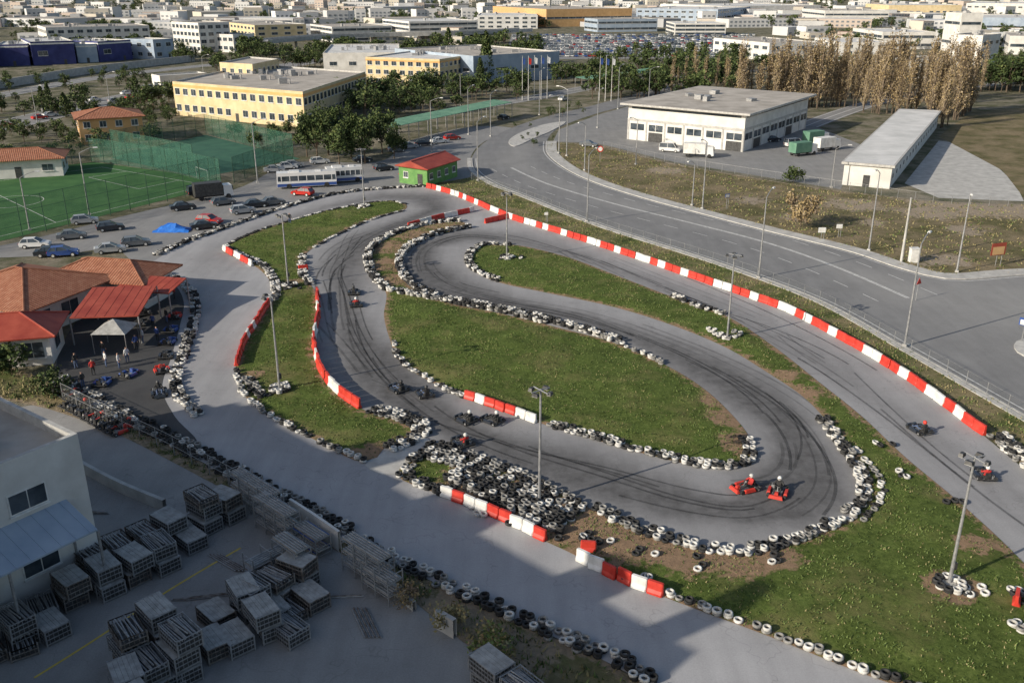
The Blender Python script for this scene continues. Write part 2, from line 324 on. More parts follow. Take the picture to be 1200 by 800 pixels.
near=densify([(1300,543),(1200,487),(1130,447),(1060,407),(960,352),(850,311),(700,263),(620,232),(575,214),(556,200),(553,185)],2.5)
ribbon(m,near,.25,.0,0,1,h=.14); ribbon(m,near,.8,.0,.6,0,h=.12)
m.obj('pavement',[CONC,KERB])
m=M()
cl=densify([(598,196),(640,215),(720,239),(800,259),(900,285),(980,313),(1070,352)],1.5)
ribbon(m,cl,.18,.026,.15); ribbon(m,cl,.18,.026,-.15)
ribbon(m,near,.15,.026,-.9); ribbon(m,far,.15,.026,-.7)
ribbon(m,cl,.12,.026,4.3,dash=2); ribbon(m,cl,.12,.026,-4.3,dash=2)
m.obj('road_markings',[PAINT])
m=M(); md=SM([(596,168),(606,158),(640,146),(662,143),(650,152),(625,163),(603,172)]); m.prism(md,0,.15,0); m.obj('traffic_island',[KERB])
m=M(); md=SM([(1188,405),(1200,398),(1300,396),(1400,420),(1300,440),(1200,418)]); m.prism(md,0,.15,0); m.obj('traffic_island',[KERB])
m=M(); ribbon(m,densify([(30,800),(110,750),(200,690),(285,640)],1),.15,.012); m.obj('parking_line',[YEL])
# ---------- football pitch ----------
pp=PL([(-120,310),(20,278),(262,217),(205,203),(110,190),(-160,222)]); sheet('football_pitch',pp,.012,TURF)
m=M()
a,b,c,d=[Vector((*P(*q),.02)) for q in ((-60,292),(243,217),(120,196),(-120,228))]
for s,e in ((a,b),(b,c),(c,d),(a.lerp(b,.35),d.lerp(c,.35)),(a.lerp(b,.8).lerp(d.lerp(c,.8),.25),a.lerp(b,.8).lerp(d.lerp(c,.8),.75)),(a.lerp(b,.8).lerp(d.lerp(c,.8),.25),b.lerp(c,.25)),(a.lerp(b,.8).lerp(d.lerp(c,.8),.75),b.lerp(c,.75))):
    ribbon(m,[(s.lerp(e,t)[0],s.lerp(e,t)[1]) for t in (0,.25,.5,.75,1)],.12,.018)
cc=a.lerp(b,.35).lerp(d.lerp(c,.35),.5); ribbon(m,[(cc.x+5*math.cos(t),cc.y+5*math.sin(t)) for t in np.linspace(0,6.283,33)],.12,.018)
m.obj('pitch_markings',[PAINT])
sheet('tennis_court',PL([(130,185),(235,208),(352,186),(240,158)]),.012,TEAL)
def fence(name,pts,h,sp,post,net,pr=.05,rails=2,rr=.45):
    Q,_,_=resample([pts[0]]+list(pts[1:]),sp); pts2=[tuple(p) for p in Q]; m=M()
    for i,(x,y) in enumerate(pts2):
        m.bar((x,y,0),(x,y,h),pr,pr*.8,6,0)
        if i:
            X,Y=pts2[i-1]
            for k in range(rails):
                z=h*(k+1)/rails-.03; m.bar((X,Y,z),(x,y,z),pr*rr,None,4,0,False)
            m.add([(X,Y,.05),(x,y,.05),(x,y,h-.05),(X,Y,h-.05)],[(0,1,2,3)],1)
    return m.obj(name,[post,net])
GPOST=pm('green_post',(.02,.06,.04),(.04,.1,.06),2,.6)
fence('pitch_fence',PL([(-120,312),(20,280),(266,219)]),6,4,GPOST,NETF,.07,3)
fence('pitch_fence',PL([(266,219),(205,203),(110,189),(-160,221)]),5,4,GPOST,NETG,.07,3)
fence('court_fence',PL([(268,217),(352,186)]),5,4,GPOST,NETG,.07,3)
fence('court_fence',PL([(110,185),(240,157),(352,186)]),5,4,GPOST,NETG,.07,3)
fence('court_fence',PL([(235,206),(130,183)]),6,4,GPOST,NETG,.07,3)
fence('chain_link_fence',[tuple(p) for p in densify([(545,209),(620,234),(700,265),(850,313),(960,355),(1060,410),(1130,450),(1200,491),(1300,548)],2)],1.5,2.8,STEEL,NETW,.035,1,.3)
fence('chain_link_fence',densify([(60,462),(130,497),(200,531),(260,564),(330,602)],2),1.8,2.5,STEEL,NETW,.04,2)
fence('chain_link_fence',densify([(700,172),(790,192),(985,222),(1100,238),(1200,243)],2),1.6,3,STEEL,NETW,.04,1)
for q in ([(244,212),(238,210)],[( -75,255),(-65,262)]):
    (x0,y0),(x1,y1)=PL(q); m=M(); k=5/math.hypot(x1-x0,y1-y0); x1=x0+(x1-x0)*k;y1=y0+(y1-y0)*k
    m.bar((x0,y0,0),(x0,y0,2),.06);m.bar((x1,y1,0),(x1,y1,2),.06);m.bar((x0,y0,2),(x1,y1,2),.06)
    m.add([(x0,y0,2),(x1,y1,2),(x1+1,y1+.5,0),(x0+1,y0+.5,0)],[(0,1,2,3)],1); m.obj('football_goal',[PAINT,NETW])
# ---------- tyres ----------
prof=[(.30,.03),(.30,.17),(.25,.2),(.19,.2),(.165,.1),(.19,0),(.25,0)]
nt_=10;TV=[];TF=[]
for i in range(nt_):
    a=2*math.pi*i/nt_
    for r,z in prof: TV.append((r*math.cos(a),r*math.sin(a),z))
k=len(prof)
for i in range(nt_):
    for j in range(k): TF.append((i*k+j,((i+1)%nt_)*k+j,((i+1)%nt_)*k+(j+1)%k,i*k+(j+1)%k))
TV=np.array(TV);TF=np.array(TF)
def tyre_obj(name,T):
    V=[];Fc=[];mi=[]
    for n,(x,y,z,s,tx,ty,c) in enumerate(T):
        v=TV*np.array([s,s,1]); v=v+np.array([x,y,z]); v[:,2]+=(v[:,0]-x)*tx+(v[:,1]-y)*ty
        V.append(v);Fc.append(TF+n*len(TV)); mi.append(np.full(len(TF),c))
    if V: fast(name,np.concatenate(V),np.concatenate(Fc),np.concatenate(mi),[TYB,TYW,TYG],smooth=True)
def tyres(px,rows=1,lv=2,white=.5,base=.03,off=0,jit=.08,side=1):
    pts=SM(px,False,.5) if len(px)>2 else PL(px); T=[]; white*=.72
    for r in range(rows):
        L,_=ribbon_pts(pts,0,(off+r*.6)*side); Q,_,_=resample(L,.62); run=0; c=0
        for x,y in Q:
            if random.random()<.06: continue
            n=max(1,lv+random.choice((-1,0,0,0)) if lv>1 else 1)
            if run<=0: c=1 if random.random()<white else (2 if random.random()<.35 else 0); run=random.choice((1,1,1,2,3))
            run-=1
            x+=random.gauss(0,jit);y+=random.gauss(0,jit)
            for l in range(n):
                cc=c if random.random()<.65 else random.choice((0,0,1,2))
                T.append((x+random.gauss(0,.03),y+random.gauss(0,.03),base+l*.2,random.uniform(.88,1.08),random.gauss(0,.04),random.gauss(0,.04),cc))
    tyre_obj('tyre_barrier',T)
tyres([(262,291),(285,303),(303,310),(319,330),(320,350)],2,2,.7)
tyres([(277,435),(285,462),(320,490),(370,516),(425,541)],1,2,.75)
tyres([(279,445),(288,460),(300,470)],2,2,.3,off=.6)
tyres([(430,484),(470,494),(487,505),(450,524)],3,2,.6)
tyres([(476,240),(455,236),(400,244),(340,259),(290,276),(262,290)],1,1,.5)
tyres([(473,247),(440,256),(400,273),(365,292)],1,1,.4)
tyres([(353,300),(352,322),(362,335)],2,2,.6)
tyres([(165,314),(200,326),(218,340),(226,358),(222,385),(212,415),(203,440),(207,466),(228,488)],2,2,.7)
tyres([(185,300),(215,286),(280,262),(340,242),(400,227),(460,221),(500,219)],2,2,.45)
tyres([(540,259),(500,263),(450,279),(430,297),(434,322),(452,340),(500,350),(560,360),(620,372),(680,388),(722,402)],2,3,.55)
tyres([(550,266),(515,273),(490,282),(470,297),(466,315),(482,335),(520,353),(580,365),(640,380)],2,3,.55)
tyres([(722,402),(750,414),(781,430)],1,2,.6)
tyres([(460,402),(472,425),(510,450),(545,467)],1,2,.7)
tyres([(640,498),(700,516),(760,533),(820,547),(860,548),(883,536),(878,515)],2,2,.75,side=1)
tyres([(600,287),(565,287),(548,299),(552,315),(585,331)],2,2,.5)
tyres([(785,347),(810,358),(848,370)],2,2,.6)
tyres([(828,386),(845,397),(862,398),(868,390)],2,2,.75)
tyres([(966,490),(990,522),(1011,552),(1017,578),(1000,603),(960,625),(910,642),(860,650),(800,640),(740,620),(690,595)],2,2,.65,side=-1)
tyres([(1000,525),(1030,560),(1032,585),(1010,612)],1,1,.5)
tyres([(505,519),(560,536),(620,560),(690,595)],5,2,.32,side=-1)
tyres([(540,552),(590,575),(640,600),(672,612)],4,3,.2,side=-1)
tyres([(466,557),(490,568),(517,580)],2,2,.6)
tyres([(485,535),(470,552)],2,2,.4)
tyres([(1160,513),(1180,530),(1200,548),(1260,595)],3,3,.5)
tyres([(780,698),(850,722),(920,750),(1000,782),(1060,803),(1150,845)],1,2,.9)
tyres([(60,448),(130,487),(200,522),(260,555),(330,592),(400,630)],3,2,.12)
tyres([(400,630),(480,670),(560,708),(650,748),(760,803),(900,990)],2,2,.4)
tyres([(1178,690),(1195,705),(1210,725)],2,2,.8); tyres([(1180,732),(1200,742)],2,2,.8)
for u,v in ((1112,688),(594,303),(340,336),(328,458),(632,592),(427,243)):
    x,y=P(u,v); T=[]
    for i in range(9):
        a=i*.7; T.append((x+.75*math.cos(a),y+.75*math.sin(a),.1,1,0,0,i%2)); T.append((x+.75*math.cos(a),y+.75*math.sin(a),.3,1,0,0,random.choice((0,1,1))))
    for i in range(6): T.append((x+random.uniform(-2.5,2.5),y+random.uniform(-1.5,1.5),.1,1,.1,.1,random.choice((0,1))))
    tyre_obj('tyre_pile',T)
T=[]
for u,v in ((1040,525),(1120,590),(1060,560),(750,680),(820,660),(895,652),(600,620),(700,640),(760,655),(690,625),(640,625),(560,590),(540,570),(575,600)):
    x,y=P(u,v)
    for i in range(3): T.append((x+random.uniform(-1,1),y+random.uniform(-1,1),.12,1,random.uniform(-.2,.2),.1,random.choice((0,1))))
tyre_obj('loose_tyres',T)
# ---------- plastic barriers ----------
def barrier(px,pat,L=1.25,h=.8,base=.03,off=0):
    pts=SM(px,False,.5) if len(px)>2 else PL(px); A=np.array(pts); d=np.r_[0,np.cumsum(np.linalg.norm(np.diff(A,axis=0),axis=1))]
    n=int(d[-1]/L); m=M(); pr=[(-.24,0),(.24,0),(.24,.15),(.13,.35),(.1,h),(-.1,h),(-.13,.35),(-.24,.15)]
    f=lambda s:np.array([np.interp(s,d,A[:,0]),np.interp(s,d,A[:,1])])
    for i in range(n):
        p,q=f(i*L+.02),f((i+1)*L-.04); t=(q-p)/np.linalg.norm(q-p); nn=np.array([-t[1],t[0]]); j=random.gauss(0,.05); j2=random.gauss(0,.05); tl=random.gauss(0,.02)
        vs=[]
        for s,sh,jj in ((p,.7,j),(p+t*.06,1,j),(q-t*.06,1,j2),(q,.7,j2)):
            for a,z in pr:
                w=s+nn*(a*sh+jj+tl*z); vs.append((w[0],w[1],base+(z if sh==1 else z*.96)))
        fs=[]
        for r in range(3):
            for k in range(8): fs.append((r*8+k,r*8+(k+1)%8,(r+1)*8+(k+1)%8,(r+1)*8+k))
        fs+= [tuple(range(8))[::-1],tuple(range(24,32))]
        m.add(vs,fs,'RW'.index(pat[i%len(pat)]))
    m.obj('plastic_barrier',[PRED,PWHT])
barrier([(500,220),(530,228),(560,240),(600,257),(640,269),(700,288),(760,308),(820,329),(870,346),(920,364),(960,384),(1000,406),(1050,436),(1100,471),(1140,501),(1158,514)],'RRWRRWWRWRRWRRRWW',1.5,.9)
barrier([(262,293),(280,303),(300,314)],'WRRW',1.3); barrier([(318,352),(303,375),(285,405),(276,435)],'WRRRRRRWR',1.3)
barrier([(372,345),(373,372),(368,402),(376,435),(395,460),(428,483)],'RRRRWRRRRRWW',1.3,1.0)
barrier([(545,466),(600,485),(637,498)],'RWRRRWW',1.2,.8,off=0)
barrier([(478,267),(510,258),(545,250),(556,247)],'RRWW',1.4); barrier([(568,262),(604,254)],'R',1.4)
barrier([(517,580),(580,605),(646,637)],'WRWWRRWWRWR',1.1,.85)
barrier([(676,655),(720,677),(781,700)],'WWRRWRR',1.1,.9); barrier([(680,645),(705,648)],'R',1.1)
barrier([(1191,700),(1191,720)],'R',1.2)
barrier([(350,318),(366,316)],'R',1.3)
# ---------- lamps ----------
def flood(u,v,h=9.5,rz=0):
    x,y=P(u,v); m=M(); m.box(0,0,-.1,.8,.8,.35,0,2); m.bar((0,0,0),(0,0,h),.12,.07,8,0)
    m.bar((-.8,0,h-.1),(.8,0,h-.1),.05,None,6,0); m.bar((0,-.8,h-.1),(0,.8,h-.1),.05,None,6,0)
    for a in range(4):
        t=a*math.pi/2+.4; cx,cy=.75*math.cos(t),.75*math.sin(t); m.box(cx,cy,h-.28,.5,.32,.22,t+1.57,1,.7,.7)
        m.box(cx,cy,h-.305,.44,.28,.02,t+1.57,3)
    m.box(.14,0,1.2,.2,.3,.5,0,1)
    o=m.obj('floodlight_mast',[STEEL,DSTEEL,CONC,PWHT]); o.location=(x,y,0); o.rotation_euler[2]=rz
for u,v,h in ((632,590,9.3),(852,398,9.6),(1112,685,9.3),(594,305,9.5),(338,335,9.3),(328,457,9.5),(427,243,10)): flood(u,v,h,random.random())
def lamp(u,v,h=12,ang=0,arm=2.2,double=False):
    x,y=P(u,v); m=M(); m.bar((0,0,0),(0,0,h-.8),.13,.07,8,0)
    for s in ((1,-1) if double else (1,)):
        pr=Vector((0,0,h-.8))
        for t in (.25,.5,.75,1): 
            q=Vector((s*arm*t,0,h-.8+.8*math.sin(t*1.4))); m.bar(pr,q,.055,.05,6,0); pr=q
        m.box(pr.x+s*.3,0,h-.1,.8,.3,.16,0,1,.7,.7)
    m.box(0,0,.0,.45,.45,.3,0,2)
    o=m.obj('street_lamp',[STEEL,PWHT,CONC]); o.location=(x,y,0); o.rotation_euler[2]=ang
for a in ((1060,406,12,.9),(1018,294,12,-2.2),(1121,319,11,-2),(889,326,11.5,1),(823,245,12,-2.2),(688,260,11.5,1),(811,241,8,-2.2),(506,178,12,0),(549,158,12,1),(655,180,13,-2.5),(664,183,15,2.6),(745,193,10,-2.4),(560,212,12,1),(632,135,13,1),(724,128,13,1),(105,252,11,.4),(302,214,12,.4),(685,200,10,-2.2),(35,270,9,.5),(575,160,11,1),(700,150,10,1),(760,120,11,0),(974,220,8,0),(130,128,11,0),(240,100,11,0),(45,150,11,0),(540,128,11,0),(830,95,11,0)):
    lamp(*a)
for i,(u,v) in enumerate(((612,118),(619,118),(626,117),(634,117),(641,116),(702,118),(709,119),(716,119))):
    x,y=P(u,v); m=M(); m.bar((0,0,0),(0,0,14),.1,.05,6,0); m.add([(0,0,11.5),(.9,.1,11.2),(1,.25,13),(0,0,13.5)],[(0,1,2,3)],1)
    o=m.obj('flagpole',[PWHT,CARS[(4,3,0,4,0,4,4,0)[i]]]); o.location=(x,y,0)
x,y=P(1056,307); m=M(); m.bar((0,0,0),(0,0,9),.2,.12,8,0); m.box(1.6,0,0,1.1,.9,1.9,0,1); m.box(1.6,0,1.9,1.25,1.05,.12,0,1); m.obj('utility_pole',[CONC,PWHT]).location=(x,y,0)
def sign(u,v,kind,c,h=2.6,w=.8,ang=0):
    x,y=P(u,v); m=M(); m.bar((0,0,0),(0,0,h),.04,None,6,0)
    if kind=='round':
        m.bar((0,-.07,h),(0,-.04,h),w/2,None,16,1); m.bar((0,-.075,h),(0,-.07,h),w/2*.7,None,16,2)
    elif kind=='tri': m.add([(-w/2,-.05,h-.3),(w/2,-.05,h-.3),(0,-.05,h+.5),(-w/2,-.08,h-.3),(w/2,-.08,h-.3),(0,-.08,h+.5)],[(0,2,1),(3,4,5),(0,1,4,3),(1,2,5,4),(2,0,3,5)],1)
    else:
        m.box(0,-.06,h-.6,w,.05,w*.7,0,1); m.box(0,-.09,h-.52,w*.8,.01,w*.45,0,2); m.bar((w*.35,0,0),(w*.35,0,h),.04,None,6,0)
    o=m.obj('traffic_sign' if kind!='board' else 'billboard',[STEEL,c,PWHT if kind!='board' else OCHRE]); o.location=(x,y,0); o.rotation_euler[2]=ang
sign(703,190,'round',PRED,2.8,1.3); sign(851,245,'rect',CARS[4],2.6,.9,.4); sign(1166,312,'board',RMETAL,2.2,2.4,.3); sign(1073,352,'tri',PRED,2.4,1,.6); sign(982,278,'rect',CARS[0],2,.9); sign(962,280,'rect',CARS[0],1.6,1.1)
sign(1197,400,'rect',CARS[4],2.4,1.2,-.8); sign(640,262,'rect',CARS[0],2,.6)
# ---------- buildings ----------
def ccw(fp):
    a=sum(fp[i][0]*fp[(i+1)%len(fp)][1]-fp[(i+1)%len(fp)][0]*fp[i][1] for i in range(len(fp)))
    return list(fp) if a>0 else list(fp)[::-1]
def inset(fp,d):
    n=len(fp); out=[]
    for i in range(n):
        p0,p1,p2=[Vector(fp[j%n]) for j in (i-1,i,i+1)]
        a=(p1-p0).normalized(); b=(p2-p1).normalized(); na=Vector((-a.y,a.x)); nb=Vector((-b.y,b.x)); k=(na+nb); k=k/max(k.dot(na),.2)
        q=p1+k*d; out.append((q.x,q.y))
    return out
def building(name,fp,h,wall,roof,floors=2,bay=3.5,ww=1.7,wh=1.3,par=.5,style='punch',units=0,roofkind='flat',over=.5,rise=2,base=None,glass=GLASS,door=True,z0=0,band=None):
    fp=ccw(fp); root=empty(name,(*fp[0],0)); ox,oy=fp[0]; fp=[(x-ox,y-oy) for x,y in fp]; n=len(fp)
    W=M();Wi=M();Rf=M();Un=M(); H=h+(par if roofkind=='flat' else 0); ins=inset(fp,.3)
    for i in range(n):
        a,b=fp[i],fp[(i+1)%n]; c,d=ins[i],ins[(i+1)%n]
        W.add([(*a,z0),(*b,z0),(*b,H),(*a,H)],[(0,1,2,3)],0)
        if roofkind=='flat': W.add([(*a,H),(*b,H),(*d,H),(*c,H),(*c,h-.2),(*d,h-.2)],[(0,1,2,3),(3,2,5,4)],1)
        A=Vector(a);B=Vector(b);L=(B-A).length; t=(B-A)/L; nn=Vector((t.y,-t.x))
        def wb(m,s0,s1,za,zb,pr,mi,p0=0):
            p=A+t*s0+nn*p0;q=A+t*s1+nn*p0;e=nn*(pr-p0); m.add([(p.x,p.y,za),(q.x,q.y,za),(q.x,q.y,zb),(p.x,p.y,zb)]+[(p.x+e.x,p.y+e.y,za),(q.x+e.x,q.y+e.y,za),(q.x+e.x,q.y+e.y,zb),(p.x+e.x,p.y+e.y,zb)],[(4,5,6,7),(0,1,5,4),(1,2,6,5),(2,3,7,6),(3,0,4,7)],mi)
        fh=h/max(floors,1)
        if band: wb(W,0,L,h-.9,h-.2,.06,2)
        if style=='wh':
            kk=max(1,int(L/5)); wb(W,0,L,h*.56,h*.62,.12,1)
            for j in range(kk+1): s=(L-.4)*j/kk; wb(W,s,s+.4,0,h*.56,.1,1)
            for j in range(kk):
                s0=L*j/kk+.8; s1=L*(j+1)/kk-.5; wb(Wi,s0,s1,h*.3,h*.48,.05,0); wb(Wi,(s0+s1)/2-.06,(s0+s1)/2+.06,h*.3,h*.48,.08,1)
                if j%4==1: wb(Wi,s0,s1,0,h*.26,.06,2)
            wb(Wi,1,L-1,h*.9,h*.96,.05,0)
        elif floors and L>3:
            k=max(1,int(L/bay))
            for fl in range(floors):
                zc=fl*fh+fh*.52
                if style=='strip':
                    wb(Wi,.6,L-.6,zc-wh/2,zc+wh/2,.05,0)
                    for j in range(k+1):
                        s=.6+(L-1.3)*j/k; wb(Wi,s,s+.14,zc-wh/2,zc+wh/2,.09,1)
                    wb(Wi,.4,L-.4,zc-wh/2-.14,zc-wh/2,.14,1)
                else:
                    for j in range(k):
                        s=(j+.5)*L/k
                        if fl==0 and door and j==k//2 and i==0:
                            wb(Wi,s-.6,s+.6,z0,z0+2.2,.06,2); continue
                        wb(Wi,s-ww/2-.1,s+ww/2+.1,zc-wh/2-.1,zc+wh/2+.1,.04,1); wb(Wi,s-ww/2,s-.04,zc-wh/2,zc+wh/2,.07,0,.04); wb(Wi,s+.04,s+ww/2,zc-wh/2,zc+wh/2,.07,0,.04)
                        wb(Wi,s-ww/2-.15,s+ww/2+.15,zc-wh/2-.2,zc-wh/2-.1,.16,1)
    W.obj('walls',[wall,KERB,base or wall],root)
    if Wi.f: Wi.obj('windows',[glass,PWHT,DSTEEL],root)
    if roofkind=='flat':
        Rf.add([(*p,h) for p in ins],[tuple(range(n))],0); Rf.obj('roof',[roof],root)
        for u in range(units):
            a,b=random.uniform(.2,.8),random.uniform(.2,.8); q=Vector(ins[0]).lerp(Vector(ins[1]),a).lerp(Vector(ins[3]).lerp(Vector(ins[2]),a),b)
            Un.box(q.x,q.y,h,random.uniform(1,2.5),random.uniform(1,2),random.uniform(.8,1.8),random.random(),0); Un.bar((q.x+2,q.y,h),(q.x+2,q.y,h+1.4),.2,None,8,0)
        if units: Un.obj('rooftop_units',[STEEL],root)
    elif roofkind=='slab':
        o=inset(fp,-over); Rf.prism(o,h,h+.45,0); i2=inset(fp,-over+.35); Rf.add([(*p,h+.46) for p in i2],[tuple(range(n))],1); Rf.obj('roof',[KERB,roof],root)
        for u in range(units):
            a,b=random.uniform(.2,.8),random.uniform(.2,.8); q=Vector(ins[0]).lerp(Vector(ins[1]),a).lerp(Vector(ins[3]).lerp(Vector(ins[2]),a),b)
            Un.box(q.x,q.y,h+.46,random.uniform(1,2.5),random.uniform(1,2),random.uniform(.6,1.2),random.random(),0)
        if units: Un.obj('rooftop_units',[STEEL],root)
    else:
        o=inset(fp,-over); e=[Vector((*p,h)) for p in o]
        if (e[1]-e[0]).length<(e[2]-e[1]).length: e=e[1:]+e[:1]
        w=(e[2]-e[1]).length; L=(e[1]-e[0]).length; k=min(.49,(w/2)/L) if roofkind=='hip' else 0
        m0=e[0].lerp(e[3],.5); m1=e[1].lerp(e[2],.5); r0=m0.lerp(m1,k); r1=m1.lerp(m0,k); r0.z=r1.z=h+rise
        Rf.add(e+[r0,r1],[(0,1,5,4),(1,2,5),(2,3,4,5),(3,0,4)],0)
        me=Rf.mesh('roof',[roof]); uv=me.uv_layers.new(name='UVMap')
        for pl in me.polygons:
            vs=[me.vertices[i].co for i in pl.vertices]; d=(vs[1]-vs[0]).normalized(); nrm=pl.normal; bq=nrm.cross(d)
            for li in pl.loop_indices:
                c=me.vertices[me.loops[li].vertex_index].co; uv.data[li].uv=(c.dot(d),c.dot(bq))
        ob=link(bpy.data.objects.new('roof',me),root); so=ob.modifiers.new('s','SOLIDIFY'); so.thickness=.15
        R2=M()
        for p,q in ((r0,r1),(r0,e[0]),(r0,e[3]),(r1,e[1]),(r1,e[2])):
            if roofkind=='hip' or (p is r0 and q is r1): R2.bar(p,q,.12,None,6,0)
        R2.obj('ridge_tiles',[roof],root)
    return root
def back(p0,p1,depth):
    a,b=Vector(P(*p0)),Vector(P(*p1)); t=(b-a).normalized(); n=Vector((-t.y,t.x))
    return [tuple(a),tuple(b),tuple(b+n*depth),tuple(a+n*depth)]
fpw=[(28.4,230.6),(52.5,212),(77.7,249),(53.6,268)]
building('warehouse_building',fpw,8.3,WHITEW,ROOFG,2,style='wh',roofkind='slab',over=1.6,units=6)
building('storage_shed',[(63,175.5),(70.5,171.5),(113,250),(104,253)],4,WHITEW,ROOFW,1,5,1.2,.8,roofkind='slab',over=.5)
building('office_building',PL([(207,135),(358,151),(430,120),(300,108)]),9,CREAM,ROOFG,2,3.2,1.9,1.7,units=14,band=1,base=ORNG)
building('penthouse_block',PL([(262,118),(300,121),(330,112),(296,108)]),11.5,CREAM,ROOFG,3,3.2,1.6,1.2)
building('office_building',back((430,99),(516,103),40),9.5,CREAM,ROOFW,3,3.4,2,1.5,units=8,band=1,base=ORNG)
building('factory_hall',back((380,87),(470,86),60),8,WHITEW,ROOFW,1,8,3,1.5,units=8)
building('factory_hall',back((555,100),(655,92),55),10,LBLUE,ROOFG,1,8,4,1.2,units=8)
building('factory_hall',back((470,90),(560,93),45),8,WHITEW,ROOFG,1,6,3,1.2,units=4)
building('showroom_building',back((190,112),(245,108),8),6,WHITEW,ROOFW,1,6,4,2)
for i,(a,b,c,d,w) in enumerate((((0,78),(36,77),30,9,BLUEW),((40,77),(90,75),40,10,BLUEW),((92,74),(116,73),30,8,LBLUE),((118,73),(156,70),30,9,BLUEW),((-60,82),(-5,80),30,10,BLUEW))):
    building('furniture_store',back(a,b,c),d,w,ROOFW,1,7,4,2,units=4,band=1,base=PWHT)
building('office_building',back((58,60),(178,56),40),12,WHITEW,ROOFG,3,5,3,1.6,units=6)
building('office_building',back((236,62),(272,60),30),15,WHITEW,ROOFG,4,4,3,1.8)
building('office_building',back((275,62),(300,60),30),9,WHITEW,ROOFG,2,4,3,1.8)
building('retail_building',back((182,70),(205,68),20),9,LBLUE,ROOFW,2,5,3,1.8)
for a,b,c,d,w,r in (((982,74),(1042,74),40,9,WHITEW,ROOFW),((1032,58),(1094,58),50,9,WHITEW,ROOFW),((1110,76),(1146,78),25,13,WHITEW,ROOFG),((1120,62),(1145,62),20,20,WHITEW,ROOFG),((1062,92),(1104,92),18,7,WHITEW,ROOFG),((1140,42),(1250,44),80,12,LBLUE,ROOFW),((1130,20),(1260,22),120,14,WHITEW,ROOFW),((1180,64),(1260,66),50,9,WHITEW,ROOFG),((640,32),(740,30),120,14,OCHRE,ROOFG),((745,28),(840,30),110,13,LBLUE,ROOFW),((845,24),(960,22),120,13,WHITEW,ROOFW),((965,30),(1040,30),70,12,WHITEW,ROOFG),((1040,22),(1125,22),70,13,CREAM,ROOFW),((790,42),(850,42),40,8,WHITEW,ROOFW),((700,38),(770,37),30,9,LBLUE,ROOFG),((300,50),(360,48),60,10,CREAM,ROOFG),((480,44),(560,42),60,10,WHITEW,ROOFW),((900,72),(960,70),50,8,WHITEW,ROOFG),((560,34),(630,34),70,10,ROOFW,ROOFW),((390,50),(460,48),50,9,WHITEW,ROOFG)):
    building('industrial_building',back(a,b,c),d,w,r,random.choice((1,2,3)),7,4,1.5,units=3,style=random.choice(('punch','strip')))
building('orange_house',back((96,170),(170,165),12),6,OCHRE,TILE,2,3.2,1.4,1.3,roofkind='hip',over=.8,rise=1.8)
building('sports_pavilion',back((-30,212),(75,206),9),3.6,WHITEW,TILE,1,4,2,1.2,roofkind='hip',over=.8,rise=1.6)
building('kiosk',PL([(468,214),(501,219),(536,207),(506,201)]),3.4,GREENP,RMETAL,1,2.6,1,1,roofkind='gable',over=.6,rise=1.1)
def rect(cx,cy,lx,ly,rz):
    c,s=math.cos(rz),math.sin(rz); return [(cx+a*lx/2*c-b*ly/2*s,cy+a*lx/2*s+b*ly/2*c) for a,b in ((-1,-1),(1,-1),(1,1),(-1,1))]
building('karting_clubhouse',rect(-56,101,13,12,-.35),3.6,WHITEW,TILE,1,3.5,2.4,1.6,roofkind='hip',over=1.2,rise=2.2)
building('karting_clubhouse',rect(-48.5,107.5,12,6.5,-.2),3.4,WHITEW,TILE,1,3,2,1.6,roofkind='hip',over=1,rise=1.6)
building('karting_clubhouse',rect(-52,88.2,10,6,.25),3.2,WHITEW,RMETAL,1,3,2,1.6,roofkind='hip',over=.8,rise=1.6)
def canopy(name,fp,h,mat,rise=.5,posts=True,pm_=STEEL,t=.12):
    root=empty(name,(*fp[0],0)); ox,oy=fp[0]; q=[(x-ox,y-oy) for x,y in fp]; m=M()
    zs=[h,h,h+rise,h+rise]; vs=[(*p,z) for p,z in zip(q,zs)]+[(*p,z+t) for p,z in zip(q,zs)]
    m.add(vs,[(3,2,1,0),(4,5,6,7),(0,1,5,4),(1,2,6,5),(2,3,7,6),(3,0,4,7)],0)
    nb=int((Vector(q[1])-Vector(q[0])).length/.9)
    for i in range(nb):
        s=(i+.5)/nb; A=Vector(vs[4]).lerp(Vector(vs[5]),s); B=Vector(vs[7]).lerp(Vector(vs[6]),s); m.bar(A,B,.035,None,4,0)
    m.obj('roof',[mat],root); m=M()
    L=(Vector(q[1])-Vector(q[0])).length; k=max(1,int(L/4))
    for e,(a,b,z) in enumerate(((q[0],q[1],h),(q[3],q[2],h+rise))):
        for i in range(k+1):
            p=Vector(a).lerp(Vector(b),i/k); m.bar((p.x,p.y,0),(p.x,p.y,z),.09,None,6,0)
    m.obj('posts',[pm_],root); return root
canopy('pit_canopy',rect(-43.5,96,7,8,.1),3,RMETAL,.8)
canopy('pit_canopy',rect(-42,102.5,7,4,-.2),3,RMETAL,.6,)
canopy('car_park_canopy',back((455,172),(600,138),6),4.2,AWN,.4)
canopy('car_park_canopy',back((690,108),(800,92),6),4.2,AWN,.4)
x,y=P(138,408); m=M(); m.add([(-1.8,-1.8,2.2),(1.8,-1.8,2.2),(1.8,1.8,2.2),(-1.8,1.8,2.2),(0,0,3.3)],[(0,1,4),(1,2,4),(2,3,4),(3,0,4)],0)
for a in (-1.7,1.7):
    for b in (-1.7,1.7): m.bar((a,b,0),(a,b,2.25),.04,None,6,1)
m.obj('canopy_tent',[WOOD,STEEL]).location=(x,y,0)
K=Vector((-27.2,51.9)); e1=Vector((-.81,.58)); e2=Vector((-.58,-.81))
